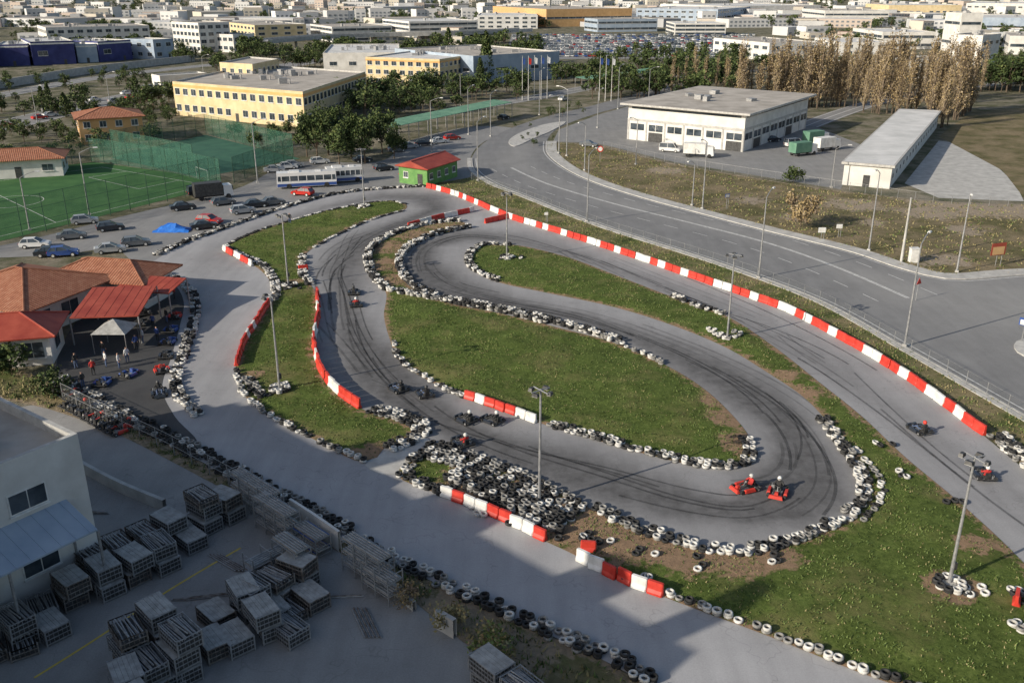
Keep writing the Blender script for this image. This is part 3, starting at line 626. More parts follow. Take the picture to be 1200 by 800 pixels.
building('workshop_building',[tuple(K),tuple(K+e1*24),tuple(K+e1*24+e2*15),tuple(K+e2*15)],9.0,WHITEW,ROOFG,2,5,2.2,1.2,units=5,par=.7)
n1=-e1
c0=K+e2*1.5; canopy('loading_canopy',[tuple(c0+n1*3.2+e2*11),tuple(c0+n1*3.2),tuple(c0),tuple(c0+e2*11)],4.6,LBLUE,1.0)
building('factory_building',[(-65,54),(-29,20),(-49,-1),(-85,33)],20,CREAM,ROOFG,5,4,2.4,1.5,units=10)  # unseen building inferred from the yard's shade, placed and sized to cast it
m=M()
for s,w,h in ((.06,5,2.5),(.3,3,3.5),(.33,1.5,5),(.55,6,3),(.8,3,4),(.93,1.2,6)):
    x=-65+36*s-3;y=54-34*s-3; m.box(x,y,20,w,3,h,-.757,0)
m.obj('plant_room',[CREAM])  # roof boxes added to make the cast shadow's edge uneven
def wallrun(name,px,h,t,mat,base=0):
    m=M(); ribbon(m,densify(px,1.5),t,base,0,0,h=h)
    m.obj(name,[mat])
wallrun('boundary_wall',[(335,602),(370,625),(402,648)],1.6,.2,WHITEW)
wallrun('concrete_wall',[(502,728),(525,742),(552,757)],1.3,.3,CONC)
wallrun('concrete_wall',[(90,548),(140,575),(200,600)],.9,.3,CONC)
wallrun('concrete_wall',[(402,648),(440,676),(500,728)],.7,.25,CONC)
# ---------- crates ----------
def cratemesh(Hh,fill,lid,frame):
    m=M(); L,W=2.2,1.5
    if fill: m.box(0,0,.12,L-.14,W-.14,(Hh-.25)*fill,0,2)
    m.box(0,0,.06,L-.1,W-.1,.05,0,1)
    for a in (-1,1):
        for b in (-1,1): m.box(a*(L/2-.04),b*(W/2-.04),0,.08,.08,Hh,0,0)
        for z in (.12,.42,.72,Hh-.08):
            if z<Hh: m.box(0,a*(W/2-.02),z,L-.17,.04,.05,0,0); m.box(a*(L/2-.02),0,z,.04,W-.17,.05,0,0)
        for k in range(-4,5): m.box(k*.24,a*(W/2-.055),.1,.025,.025,Hh-.12,0,0)
        for k in range(-2,3): m.box(a*(L/2-.055),k*.26,.1,.025,.025,Hh-.12,0,0)
    if lid:
        for k in range(6): m.box(0,-W/2+.14+k*.245,Hh-.07+.02*random.random(),L-.1+random.gauss(0,.04),.235,.05,0,1)
    else:
        for k in range(14): 
            y=random.uniform(-.6,.6); z=Hh*random.uniform(.6,1.0); m.bar((-1.05,y,z),(1.05,y+random.gauss(0,.1),z+random.gauss(0,.08)),.04,None,5,3)
    return m.mesh('metal_crate',[frame,WOOD,DSTEEL,STEEL])
CM=[cratemesh(1.05,1,True,STEEL),cratemesh(1.05,.8,False,STEEL),cratemesh(1.05,.9,True,RUSTY),cratemesh(.8,.7,False,RUSTY)]
WD=math.atan2(-34,36)
def crates(u,v,nx,ny,lv,rot=WD):
    x,y=P(u,v); root=empty('crate_stack',(x,y,0),rot+random.gauss(0,.05))
    for i in range(nx):
        for j in range(ny):
            if random.random()<.1: continue
            n=max(1,lv-random.choice((0,0,1)))
            for k in range(n):
                o=link(bpy.data.objects.new('crate',CM[random.choice((0,0,2,1,3))] if k==n-1 else CM[random.choice((0,2,1))]),root); o.location=((i-(nx-1)/2)*2.45+random.gauss(0,.12),(j-(ny-1)/2)*1.78+random.gauss(0,.1),.0+k*1.07); o.rotation_euler[2]=random.gauss(0,.07)
crates(118,690,1,3,2); crates(150,668,2,3,2); crates(185,640,1,2,2); crates(215,632,2,1,1); crates(255,612,1,2,3); crates(40,738,2,2,1); crates(5,760,1,2,2); crates(185,785,2,2,3)
crates(235,770,1,2,1); crates(285,735,2,2,2); crates(325,700,1,3,2); crates(330,735,2,1,1); crates(350,715,1,2,1); crates(595,822,2,1,2); crates(180,825,2,2,2)
def scaff(u,v,n,h,rot=WD,blue=False):
    x,y=P(u,v); m=M()
    for i in range(n+1):
        for j in (0,1): m.bar((i*1.3,j*1.2,0),(i*1.3,j*1.2,h),.045,None,5,0)
        for z in np.arange(.3,h,.6): m.bar((i*1.3,0,z),(i*1.3,1.2,z),.03,None,4,0)
    for z in np.arange(.6,h+.1,.9):
        for j in (0,1): m.bar((0,j*1.2,z),(n*1.3,j*1.2,z),.035,None,4,1 if blue else 0)
        m.box(n*.65,.6,z,n*1.3,1.0,.08,0,2); 
        for k in range(5): m.bar((0,.15+.2*k,z+.12),(n*1.3,.15+.2*k,z+.14),.06,None,5,0)
    o=m.obj('scaffold_rack',[STEEL,CARS[4],WOOD]); o.location=(x,y,0); o.rotation_euler[2]=rot
scaff(272,588,4,2.8); scaff(300,618,3,2.6); scaff(402,668,3,2.6); scaff(425,690,2,2.2); scaff(345,640,2,1.8,WD,True); scaff(322,668,2,2.4); scaff(300,690,2,2.2,WD+1.57)
m=M()
for u,v in ((60,640),(230,700),(380,700),(260,660),(420,730),(90,600)):
    x,y=P(u,v); a=random.random()*3
    for i in range(9): m.bar((x-1.5*math.cos(a)+.12*i,y-1.5*math.sin(a),.06+.05*(i%2)),(x+1.5*math.cos(a)+.12*i,y+1.5*math.sin(a),.06+.05*(i%2)),.05,None,5,i%2)
m.obj('pipe_bundles',[STEEL,RUSTY])
# ---------- vegetation ----------
def leafquads(C,s,flat=0,el=1):
    n=len(C); a=rng.normal(size=(n,3)); a[:,2]*=el; a/=np.linalg.norm(a,axis=1)[:,None]; b=np.cross(a,rng.normal(size=(n,3))); b/=np.linalg.norm(b,axis=1)[:,None]; s=np.broadcast_to(np.asarray(s),(n,))[:,None]*rng.uniform(.6,1.3,(n,1))
    V=np.stack([C-a*s*.5,C+b*s*.35,C+a*s*.5,C-b*s*.35],1).reshape(-1,3); return V,np.arange(4*n).reshape(-1,4)
def barq(p,q,r0,r1,n=5):
    m=M(); m.bar(p,q,r0,r1,n,0,False); return np.array(m.v),np.array(m.f)
def treegeo(h,r,kind,n):
    Vs=[];Fs=[];Ms=[];o=0
    def put(V,Fq,mi):
        nonlocal o
        Vs.append(V);Fs.append(Fq+o);Ms.append(np.full(len(Fq),mi) if np.isscalar(mi) else mi);o+=len(V)
    th=h*(.35 if kind=='round' else .9)
    put(*barq((0,0,0),(random.gauss(0,.1)*h*.1,0,th),.018*h if kind!='poplar' else .012*h,.01*h if kind=='round' else .003*h,7),0)
    if kind=='round':
        lobes=[]
        for i in range(13):
            a=random.random()*6.28; rr=r*random.uniform(.15,.8); z=h*random.uniform(.36,.86); c=Vector((rr*math.cos(a),rr*math.sin(a),z)); lobes.append((c,r*random.uniform(.22,.48)))
            if i<8: put(*barq((0,0,th*.75),c,.012*h,.004*h,4),0)
        C=[];sh=[]
        for i in range(n):
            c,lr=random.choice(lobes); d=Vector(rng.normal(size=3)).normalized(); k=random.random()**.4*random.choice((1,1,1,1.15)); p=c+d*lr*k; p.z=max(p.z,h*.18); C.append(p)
            lit=d.x*-.4+d.z*.5+random.gauss(0,.5); sh.append(1 if lit<-.1 else (3 if lit>.75 else 2))  # painted light: leaves facing up and sunward get the paler material
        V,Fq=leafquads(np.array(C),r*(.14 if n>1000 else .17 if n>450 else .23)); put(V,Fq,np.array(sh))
    elif kind=='cypress':
        C=[];sh=[]
        for i in range(n):
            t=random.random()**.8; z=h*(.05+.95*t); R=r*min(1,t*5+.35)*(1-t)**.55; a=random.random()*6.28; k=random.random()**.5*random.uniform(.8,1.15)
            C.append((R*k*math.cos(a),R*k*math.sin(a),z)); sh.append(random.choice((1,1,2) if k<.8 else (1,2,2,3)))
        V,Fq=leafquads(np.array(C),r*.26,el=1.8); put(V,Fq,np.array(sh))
    else:
        C=[]
        for i in range(46):
            t=random.random(); z=h*(.06+.72*t); a=random.random()*6.28; R=r*(1.05-t*.6)*random.uniform(.5,1.1); L=h*random.uniform(.12,.24); q=Vector((R*math.cos(a),R*math.sin(a),min(z+L,h))); p=Vector((0,0,z)); put(*barq(p,q,.004*h,.0014*h,3),random.choice((1,1,3)))
            for j in range(n//46): k=random.uniform(.35,1.1); w=p.lerp(q,k); C.append((w.x+random.gauss(0,r*.12),w.y+random.gauss(0,r*.12),w.z+random.gauss(0,r*.2)))
        C=np.array(C); V,Fq=leafquads(C,r*.24,el=2.2); put(V,Fq,rng.choice([1,2,2,3],len(C)))
    return np.concatenate(Vs),np.concatenate(Fs),np.concatenate(Ms)
def tree(name,u,v,h,r,kind='round',n=1900,mats=None):
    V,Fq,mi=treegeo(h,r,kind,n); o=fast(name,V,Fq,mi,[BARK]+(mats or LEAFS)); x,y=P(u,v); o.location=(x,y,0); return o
for a in ((372,190,11,4.2),(398,194,9,3.6),(428,192,10,3.9),(462,186,8,3.2),(385,182,12,4.4),(448,180,10,4),(412,186,11,4.2),(360,184,10,4)): tree('broadleaf_tree',*a)
tree('cypress_tree',570,98,19,3.6,'cypress',2200); tree('cypress_tree',563,100,10,2.4,'cypress',900)
for a in ((410,160,9,2),(162,124,9,2.4),(52,134,8,2),(60,135,9,2),(78,138,7,2),(526,66,14,4)): tree('cypress_tree',*a,'cypress',700)
for a in ((930,214,3,2.4),(300,175,4,2),(325,172,5,2.4),(95,125,7,4),(180,166,5,2.5),(84,172,4,2.2)): tree('shrub',*a,'round',700)
tree('bare_shrub',938,266,5,3.4,'round',1200,POPL)
tree('dry_bush',530,738,1.8,1.4,'round',500,[BLADE[2],BLADE[2],POPL[1]]); tree('dry_bush',575,765,1.6,1.5,'round',500,[BLADE[2],BLADE[1],POPL[1]]); tree('dry_bush',480,712,1.6,1.2,'round',500,POPL)
tree('shrub',15,440,3,2.5,'round',700);tree('shrub',60,462,2.2,2,'round',600)
def forest(name,areas,mats=LEAFS,kind='round'):
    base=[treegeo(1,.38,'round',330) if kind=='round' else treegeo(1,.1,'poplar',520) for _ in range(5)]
    Vs=[];Fs=[];Ms=[];o=0
    for (u0,v0,u1,v1,n,hh) in areas:
        for i in range(n):
            t=random.random(); u=u0+(u1-u0)*t+random.gauss(0,1.5); v=v0+(v1-v0)*random.random() if abs(v1-v0)>8 and kind=='round' else v0+(v1-v0)*t+random.gauss(0,.7)
            x,y=P(u,v); V,Fq,mi=random.choice(base); a=random.random()*6.28; h=hh*random.uniform(.65,1.2); c,s=math.cos(a)*h,math.sin(a)*h; w=random.uniform(.8,1.3)
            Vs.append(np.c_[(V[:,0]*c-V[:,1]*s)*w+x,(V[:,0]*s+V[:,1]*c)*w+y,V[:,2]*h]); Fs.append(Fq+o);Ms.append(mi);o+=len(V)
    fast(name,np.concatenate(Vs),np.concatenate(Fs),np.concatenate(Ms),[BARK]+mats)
forest('tree_row',[(430,118,620,108,44,8),(360,140,440,125,14,9),(440,135,540,122,22,7),(690,118,860,104,40,9),(700,106,860,88,44,10),(165,128,205,120,10,6),(60,138,200,128,26,5),(250,85,380,78,26,8),(850,84,960,82,20,8),(640,100,700,96,12,8),(1150,110,1230,95,34,11),(240,72,340,68,20,8),(600,172,655,146,10,1.6),(0,172,95,155,20,4),(-40,140,60,120,14,5),(100,150,205,138,22,4),(-20,110,180,88,30,5),(640,140,700,128,8,2.5),(270,160,350,158,12,3.5),(250,112,420,100,16,6),(1100,110,1200,92,16,7),(0,190,90,184,12,3.5),(90,180,130,160,10,4),(560,78,620,72,14,8),(900,88,1060,84,24,8)])
forest('poplar_row',[(862,124,945,120,26,18),(905,128,1010,124,32,18),(940,112,1130,120,50,19),(1010,132,1110,138,34,17),(1100,152,1140,128,22,19),(960,104,1150,108,40,16),(780,112,860,110,12,14)],POPL,'poplar')
ar=[]
for i in range(210):
    v=random.choice((random.uniform(2,30),random.uniform(28,75))); u=random.uniform(-60,1260)
    if 35<v<72 and 560<u<900: continue
    ar.append((u,v,u+random.uniform(20,110),v+random.uniform(-.5,.5),int(random.uniform(6,15)),random.uniform(6,10)))
forest('distant_trees',ar)
def blades(name,poly,dens,hgt,w,amp=.3,base=.03,dry=.15):
    A=np.array(poly); lo,hi=A.min(0),A.max(0); n=int(min((hi-lo).prod()*dens,120000)); Q=rng.uniform(lo,hi,(n,2)); Q=Q[inside(Q,poly)]
    e,_=pdist(Q,poly); cl=np.sin(Q[:,0]*.9+np.sin(Q[:,1]*.7)*2)*np.sin(Q[:,1]*.8+1)+rng.normal(size=len(Q))*.6; keep=(cl>-.3)&(e>.25); Q=Q[keep]; e=e[keep]; cl=cl[keep]
    z=np.full(len(Q),base)+(hf(Q,e,amp) if amp else 0); n=len(Q); V=[];mi=[]
    for k in range(3):
        a=rng.uniform(0,6.28,n); hh=hgt*rng.uniform(.5,1.3,n); d=np.c_[np.cos(a),np.sin(a)]; o=rng.normal(size=(n,2))*w
        b0=np.c_[Q+o-d*w*.5,z-.02]; b1=np.c_[Q+o+d*w*.5,z-.02]; t=np.c_[Q+o+rng.normal(size=(n,2))*hgt*.4,z+hh]
        V.append(np.stack([b0,b1,t],1)); r=rng.random(n); mi.append(np.where(r<dry,2,np.where((cl+rng.normal(size=n)*.5)>.35,1,0)))
    V=np.concatenate(V).reshape(-1,3); fast(name,V,np.arange(len(V)).reshape(-1,3),np.concatenate(mi),BLADE)
blades('grass',Ap,9,.11,.11,amp=.25,dry=.12); blades('grass',Cp,9,.12,.11,dry=.12); blades('grass',Dp,8,.13,.11,dry=.12)
blades('grass',Vp,5,.2,.14,amp=0,base=.05,dry=.4); blades('grass',Fp,.9,.22,.25,amp=0,dry=.6); blades('grass',Gp,6,.3,.15,amp=0,base=.02,dry=.5)
# ---------- vehicles ----------
def car_geo(kind='hatch'):
    m=M(); L,W=(4.1,1.7) if kind!='van' else (4.8,1.85)
    if kind=='hatch': body=[(-2.0,.35),(-2.05,.8),(-1.95,.92),(.85,.95),(1.9,.75),(2.05,.5),(2.0,.28)]; cab=[(-1.9,.9),(-1.5,1.42),(.1,1.45),(.95,.93)]
    elif kind=='sedan': body=[(-2.1,.35),(-2.15,.85),(-2.0,.95),(.9,.93),(1.95,.75),(2.1,.5),(2.05,.28)]; cab=[(-1.55,.92),(-1.0,1.4),(.1,1.42),(1.0,.92)]
    else: body=[(-2.35,.35),(-2.4,1.0),(-2.35,1.05),(1.4,1.05),(2.2,.85),(2.4,.55),(2.35,.3)]; cab=[(-2.35,1.0),(-2.25,1.92),(.9,1.95),(1.6,1.03)]
    W2=W/2; n=len(body); vs=[(x,-W2*(.94 if abs(x)>1.9 else 1),z) for x,z in body]+[(x,W2*(.94 if abs(x)>1.9 else 1),z) for x,z in body]
    m.add(vs,[tuple(range(n)),tuple(range(n,2*n))[::-1]]+[(i,n+i,n+(i+1)%n,(i+1)%n) for i in range(n)],0)
    vs=[(cab[0][0],-W2*.94,cab[0][1]),(cab[1][0],-W2*.76,cab[1][1]),(cab[2][0],-W2*.76,cab[2][1]),(cab[3][0],-W2*.94,cab[3][1])]; vs+=[(x,-y,z) for x,y,z in vs]
    m.add(vs,[(0,1,2,3),(7,6,5,4),(0,4,5,1),(2,6,7,3)],1); m.add([(x,y,z+.012) for x,y,z in (vs[1],vs[5],vs[6],vs[2])],[(3,2,1,0)],0)
    x=cab[1][0]*.3+cab[2][0]*.7-.4
    for s in (-1,1): m.bar((x,s*W2*.95,.95),(x,s*W2*.78,1.42 if kind!='van' else 1.92),.05,None,4,0)
    for s in (-1,1):
        for i in (0,3):
            a,b=vs[i],vs[i+1 if i==0 else 2]; m.bar((a[0],s*abs(a[1]),a[2]),(b[0],s*abs(b[1]),b[2]),.045,None,4,0)
        for x in (-L*.31,L*.31): m.bar((x,s*(W2-.18),.31),(x,s*(W2+.01),.31),.31,None,14,2); m.bar((x,s*(W2+.01),.31),(x,s*(W2+.02),.31),.18,None,10,3)
        m.box(L/2-.1,s*W2*.7,.6,.1,.3,.14,0,3); m.box(-L/2-.0,s*W2*.75,.7,.06,.25,.15,0,4); m.box(.75,s*(W2+.06),.95,.12,.16,.1,0,0)
    return m
CG={k:car_geo(k) for k in ('hatch','sedan','van')}; CMESH={}
def car(u,v,ang,c,kind='hatch'):
    if (kind,c) not in CMESH: CMESH[(kind,c)]=CG[kind].mesh('car',[CARS[c],GLASS,TYB,PWHT,PRED])
    o=link(bpy.data.objects.new('parked_car' if kind!='van' else 'parked_van',CMESH[(kind,c)])); x,y=P(u,v); o.location=(x,y,.02); o.rotation_euler[2]=ang
for a in ((42,290,.2,0,'hatch'),(246,262,-.3,3,'hatch'),(355,229,2.8,3,'hatch'),(322,202,.2,1,'sedan'),(337,198,.3,0,'sedan'),(215,246,.5,2,'sedan'),(130,270,.5,2,'hatch'),(262,240,.6,5,'hatch'),(300,243,.5,2,'sedan'),(285,250,.5,1,'hatch'),(85,280,.4,5,'sedan'),(236,229,.6,2,'van'),(320,240,.5,5,'sedan'),(345,196,.3,1,'hatch'),(375,192,.4,0,'hatch'),(425,190,.5,2,'sedan'),(465,178,.5,5,'hatch'),(480,174,.5,1,'sedan'),(497,171,.5,2,'hatch'),(515,168,.5,0,'sedan'),(530,164,.5,3,'hatch'),(100,262,.4,1,'hatch'),(60,300,.3,2,'sedan'),(160,288,.4,5,'hatch'),(130,296,.4,1,'sedan'),(590,140,1,2,'sedan'),(930,172,.4,0,'van'),(945,178,.4,1,'hatch'),(905,166,.4,2,'sedan'),(690,172,-.4,5,'sedan'),(660,118,1,0,'sedan'),(75,300,.3,4,'hatch'),(240,268,.5,2,'sedan'),(785,178,-.4,0,'van'),(480,208,.5,5,'hatch'),(450,200,.5,2,'hatch')): car(*a)
def bus(u,v,ang,L,stripe):
    m=M(); m.box(0,0,.35,L,2.5,2.6,0,0,.985,.95); m.box(0,0,1.45,L*.96,2.53,.9,0,1,.995,.97); m.box(L/2-.03,0,1.3,.1,2.3,1.3,0,1); m.box(0,0,.42,L*.99,2.54,.55,0,2)
    for i in range(7): 
        for s in (-1,1): m.box(-L*.42+i*L*.14,s*1.255,1.4,.14,.06,1.0,0,0)
    for x in (-L*.3,L*.33):
        for s in (-1,1): m.bar((x,s*1.0,.48),(x,s*1.28,.48),.48,None,14,3)
    m.box(-L*.2,0,2.95,1.8,1.4,.25,0,0); m.box(L*.2,0,2.95,1,.9,.2,0,0)
    o=m.obj('bus',[CARS[0],GLASS,stripe,TYB]); o.location=(*P(u,v),.02); o.rotation_euler[2]=ang
bus(360,219,.25,11,CARS[4]); bus(404,213,.35,7,CARS[4]); 
def truck(u,v,ang,c):
    m=M(); m.box(2.6,0,.5,1.7,2.2,1.9,0,0,.85,.95,-.1); m.box(3.42,0,1.4,.06,1.9,.8,0,1); m.box(-.8,0,.8,4.8,2.3,2.2,0,2); m.box(0,0,.5,6.4,1,.3,0,3)
    for x in (-2.2,2.5):
        for s in (-1,1): m.bar((x,s*.8,.45),(x,s*1.12,.45),.45,None,12,3)
    o=m.obj('box_truck',[CARS[0],GLASS,c,TYB]); o.location=(*P(u,v),.02); o.rotation_euler[2]=ang
truck(818,184,-.3,PWHT); truck(940,182,.5,AWN); truck(968,176,.5,PWHT); truck(955,168,.5,AWN); truck(250,233,.5,DSTEEL)
CV=[];CF=[];CI=[];o_=0
bm_=np.array([(-2,-.8,.3),(2,-.8,.3),(2,.8,.3),(-2,.8,.3),(-2,-.8,.9),(2,-.8,.8),(2,.8,.8),(-2,.8,.9),(-1.5,-.65,1.45),(.4,-.65,1.45),(.4,.65,1.45),(-1.5,.65,1.45),(1.1,-.75,.88),(1.1,.75,.88),(-1.9,-.75,.9),(-1.9,.75,.9)])
bf_=np.array([(0,1,5,4),(1,2,6,5),(2,3,7,6),(3,0,4,7),(4,5,6,7),(14,12,9,8),(15,11,10,13),(12,13,10,9),(14,8,11,15),(8,9,10,11)])
sheet('car_park',PL([(590,70),(880,68),(905,46),(600,40)]),.0,STREETM)
for v in np.arange(42,68,1.9):
    for u in np.arange(602,886,5.2 if v>55 else 4.4):
        if random.random()<.14: continue
        x,y=P(u+random.gauss(0,.5),v+random.gauss(0,.15)); V=bm_.copy(); a=.15+random.gauss(0,.05); c,s=math.cos(a+1.57),math.sin(a+1.57)
        CV.append(np.c_[V[:,0]*c-V[:,1]*s+x,V[:,0]*s+V[:,1]*c+y,V[:,2]]); CF.append(bf_+o_); o_+=16; k=random.choice((0,0,0,0,1,1,1,2,3,4,5)); CI.append(np.array([k]*5+[6]*4+[k]))
fast('parked_cars',np.concatenate(CV),np.concatenate(CF),np.concatenate(CI),CARS+[GLASS])
m=M()
for px,w in (([(-150,175),(0,148),(110,122),(230,98),(330,78),(420,66),(560,58)],14),([(-150,140),(0,112),(110,92),(230,78),(340,68)],10),([(560,125),(640,112),(760,92),(900,82)],9),([(940,150),(1060,112),(1250,90)],7)):
    ribbon(m,densify(px,6),w,.03,0,0); ribbon(m,densify(px,6),.3,.045,0,1); ribbon(m,densify(px,6),.25,.045,w/2-.6,1); ribbon(m,densify(px,6),.25,.045,-w/2+.6,1)
m.obj('highway',[STREETM,PAINT])
wallrun('retaining_wall',[(-100,120),(0,104),(110,86),(230,72)],3,.5,CONC)
root=empty('flyover_bridge'); m=M(); pts=densify([(300,66),(380,58),(450,55),(530,53),(620,48)],8); ribbon(m,pts,12,6,0,0,h=1.2); ribbon(m,pts,.3,7.2,5.8,0,h=.9); ribbon(m,pts,.3,7.2,-5.8,0,h=.9)
m.obj('deck',[CONC],root); m=M()
for x,y in pts[::4]: m.bar((x,y,0),(x,y,6),.8,None,10)
m.obj('piers',[CONC],root)
for i in range(26):
    u=random.uniform(0,330); a=[(0,148),(110,122),(230,98),(330,78)]; v=np.interp(u,[p[0] for p in a],[p[1] for p in a])+random.choice((-3,3)); car(u,v,.9,random.randrange(6),random.choice(('hatch','sedan','van')))
# distant city
CV=[];CF=[];CI=[];o_=0
cube=np.array([(-.5,-.5,0),(.5,-.5,0),(.5,.5,0),(-.5,.5,0),(-.5,-.5,1),(.5,-.5,1),(.5,.5,1),(-.5,.5,1)]); cf=np.array([(0,1,5,4),(1,2,6,5),(2,3,7,6),(3,0,4,7),(4,5,6,7)])
def cb(x,y,z,lx,ly,lz,a,k,top=None):
    global o_
    c,s=math.cos(a),math.sin(a); V=cube*np.array([lx,ly,lz]); CV.append(np.c_[V[:,0]*c-V[:,1]*s+x,V[:,0]*s+V[:,1]*c+y,V[:,2]+z]); CF.append(cf+o_); o_+=8; CI.append(np.array([k]*4+[k if top is None else top]))
for i in range(1050):
    v=-4+36*random.random()**1.4 if i<980 else random.uniform(30,58); u=random.uniform(-80,1280)
    if v>33 and 560<u<920: continue
    x,y=P(u,v)
    lx,ly=(random.uniform(8,22),random.uniform(8,16)) if random.random()<.88 else (random.uniform(30,70),random.uniform(20,40)); h=random.choice((4,4,6,7,9,12)) if lx<30 else random.uniform(5,9)
    if v>30: h=min(h,7)
    a=random.choice((.2,-.3,.5))+random.gauss(0,.08); k=random.choice((0,0,0,1,2,3)); cb(x,y,0,lx,ly,h,a,k,random.choice((4,4,5,4,6) if lx<30 else (4,5)))
    fl=int(h/3.1)
    for f in range(fl):
        nb=max(2,int(lx/4))
        for b in range(nb):
            t=(b+.5)/nb-.5; dx,dy=t*lx*math.cos(a)+ly/2*math.sin(a),t*lx*math.sin(a)-ly/2*math.cos(a); cb(x+dx,y+dy,f*3.1+1,lx/nb*.5,.3,1.4,a,7)
CM1=pm('city_white',(.5,.5,.5),(.68,.68,.67),.02,.9); CM2=pm('city_cream',(.5,.46,.39),(.62,.57,.49),.02,.9); CM3=pm('city_grey',(.36,.37,.38),(.5,.5,.5),.02,.9); CM4=pm('city_pink',(.5,.42,.36),(.6,.51,.45),.02,.9)  # distance haze baked into these pale wall colours
fast('distant_city',np.concatenate(CV),np.concatenate(CF),np.concatenate(CI),[CM1,CM2,CM3,CM4,ROOFG,ROOFW,pm('city_tile',(.38,.24,.17),(.48,.32,.24),.05,.9),pm('city_window',(.16,.18,.2),(.24,.26,.28),.05,.5)])  # tile and window colours paled too, standing in for haze
# ---------- people & karts ----------
def skin(vs,es,root=0):
    me=bpy.data.meshes.new('sk'); me.from_pydata([v[:3] for v in vs],es,[]); ob=link(bpy.data.objects.new('sk',me)); ob.modifiers.new('s','SKIN'); 
    for i,v in enumerate(vs): me.skin_vertices[0].data[i].radius=(v[3],v[3])
    me.skin_vertices[0].data[root].use_root=True
    su=ob.modifiers.new('u','SUBSURF'); su.levels=1; dg=bpy.context.evaluated_depsgraph_get(); ev=ob.evaluated_get(dg).to_mesh()
    V=[tuple(v.co) for v in ev.vertices];Fc=[tuple(p.vertices) for p in ev.polygons]; bpy.data.objects.remove(ob); return V,Fc
def body(vs,es,colf):
    V,Fc=skin(vs,es); m=M(); m.v=V; m.f=Fc; m.m=[colf(*(sum(V[i][k] for i in f)/len(f) for k in range(3))) for f in Fc]; return m
st=[(0,0,.95,.15),(0,0,1.15,.135),(0,0,1.36,.16),(0,.0,1.5,.06),(0,.01,1.6,.085),(0,.01,1.7,.085),(.1,0,.88,.1),(.12,.02,.5,.068),(.13,0,.09,.045),(.14,.14,.04,.045),(-.1,0,.88,.1),(-.12,.05,.5,.068),(-.14,.04,.09,.045),(-.15,.18,.04,.045),(.19,0,1.42,.065),(.26,-.03,1.14,.05),(.27,.08,.9,.035),(-.19,0,1.42,.065),(-.27,0,1.14,.05),(-.25,.14,.93,.035)]
es=[(0,1),(1,2),(2,3),(3,4),(4,5),(0,6),(6,7),(7,8),(8,9),(0,10),(10,11),(11,12),(12,13),(2,14),(14,15),(15,16),(2,17),(17,18),(18,19)]
pb=body(st,es,lambda x,y,z: 3 if z>1.68 else 0 if z>1.5 else (0 if abs(x)>.2 and z<.98 and z>.8 else 1 if z>.93 else 2 if z>.1 else 3))
for s,(hx,hy,hz) in ((1,(.27,.1,.86)),(-1,(-.25,.17,.89))):
    pb.box(hx,hy,hz-.06,.035,.08,.09,0,0)
    for k in range(4): pb.bar((hx,hy-.03+.02*k,hz-.05),(hx,hy-.02+.02*k,hz-.12-.01*(k%3)),.009,.007,5,0)
    pb.bar((hx,hy+.04,hz),(hx-s*.02,hy+.07,hz-.05),.01,.008,5,0)
pb.ball(0,.1,1.64,.015,.02,.02,0,6,4)
for s in (-1,1): pb.ball(s*.085,0,1.65,.012,.02,.03,0,6,4); pb.ball(s*.03,.09,1.665,.01,.01,.008,3,6,4)
SKINM=pm('skin',(.45,.27,.19),(.55,.34,.25),3,.6); HAIR=pm('dark_hair',g(.02),g(.04),3,.7)
CL=[pm('cloth_dark',g(.03),g(.06),3,.9),pm('cloth_red',(.4,.03,.03),(.5,.05,.04),3,.9),pm('cloth_white',g(.55),g(.7),3,.9),pm('cloth_blue',(.04,.07,.2),(.06,.1,.28),3,.9),pm('cloth_denim',(.07,.1,.18),(.1,.14,.24),3,.9)]
PM=[pb.mesh('person',[SKINM,CL[i],CL[j],HAIR],True) for i,j in ((0,4),(1,0),(2,4),(3,0))]
for u,v in ((125,430),(168,402),(160,410),(122,418),(180,385),(90,432),(196,378),(150,425),(205,350),(140,432),(185,400),(110,440),(172,355),(98,455),(340,262),(130,392)):
    o=link(bpy.data.objects.new('person',random.choice(PM))); o.location=(*P(u,v),.015); o.rotation_euler[2]=random.random()*6.28
dv=[(0,-.38,.26,.15),(0,-.46,.45,.14),(0,-.5,.62,.16),(0,-.47,.77,.06),(0,-.44,.86,.09),(.12,-.3,.25,.1),(.2,.12,.42,.07),(.17,.5,.2,.05),(.17,.58,.3,.04),(-.12,-.3,.25,.1),(-.2,.12,.42,.07),(-.17,.5,.2,.05),(-.17,.58,.3,.04),(.2,-.48,.68,.07),(.33,-.28,.5,.05),(.17,-.02,.53,.035),(-.2,-.48,.68,.07),(-.33,-.28,.5,.05),(-.17,-.02,.53,.035)]
de=[(0,1),(1,2),(2,3),(3,4),(0,5),(5,6),(6,7),(7,8),(0,9),(9,10),(10,11),(11,12),(2,13),(13,14),(14,15),(2,16),(16,17),(17,18)]
db=body(dv,de,lambda x,y,z: 1 if y<-.3 or z>.46 else 2)
db.ball(0,-.44,.93,.15,.17,.16,0,12,8); db.ball(0,-.375,.93,.12,.12,.05,3,10,6)
for s in (-1,1):
    db.ball(s*.15,.0,.54,.05,.05,.045,3,8,5)
    for k in range(4): db.bar((s*.15,.0-.02+.02*k,.57),(s*.12,.03-.02+.02*k,.52),.012,.01,5,3)
    db.bar((s*.15,-.03,.56),(s*.11,-.02,.55),.012,.01,5,3)
DR=[db.mesh('driver',[h,s,t,HAIR],True) for h,s,t in ((PWHT,CL[0],CL[0]),(PRED,CL[0],CL[4]),(PWHT,CL[1],CL[0]),(DSTEEL,CL[0],CL[4]))]
k=M()
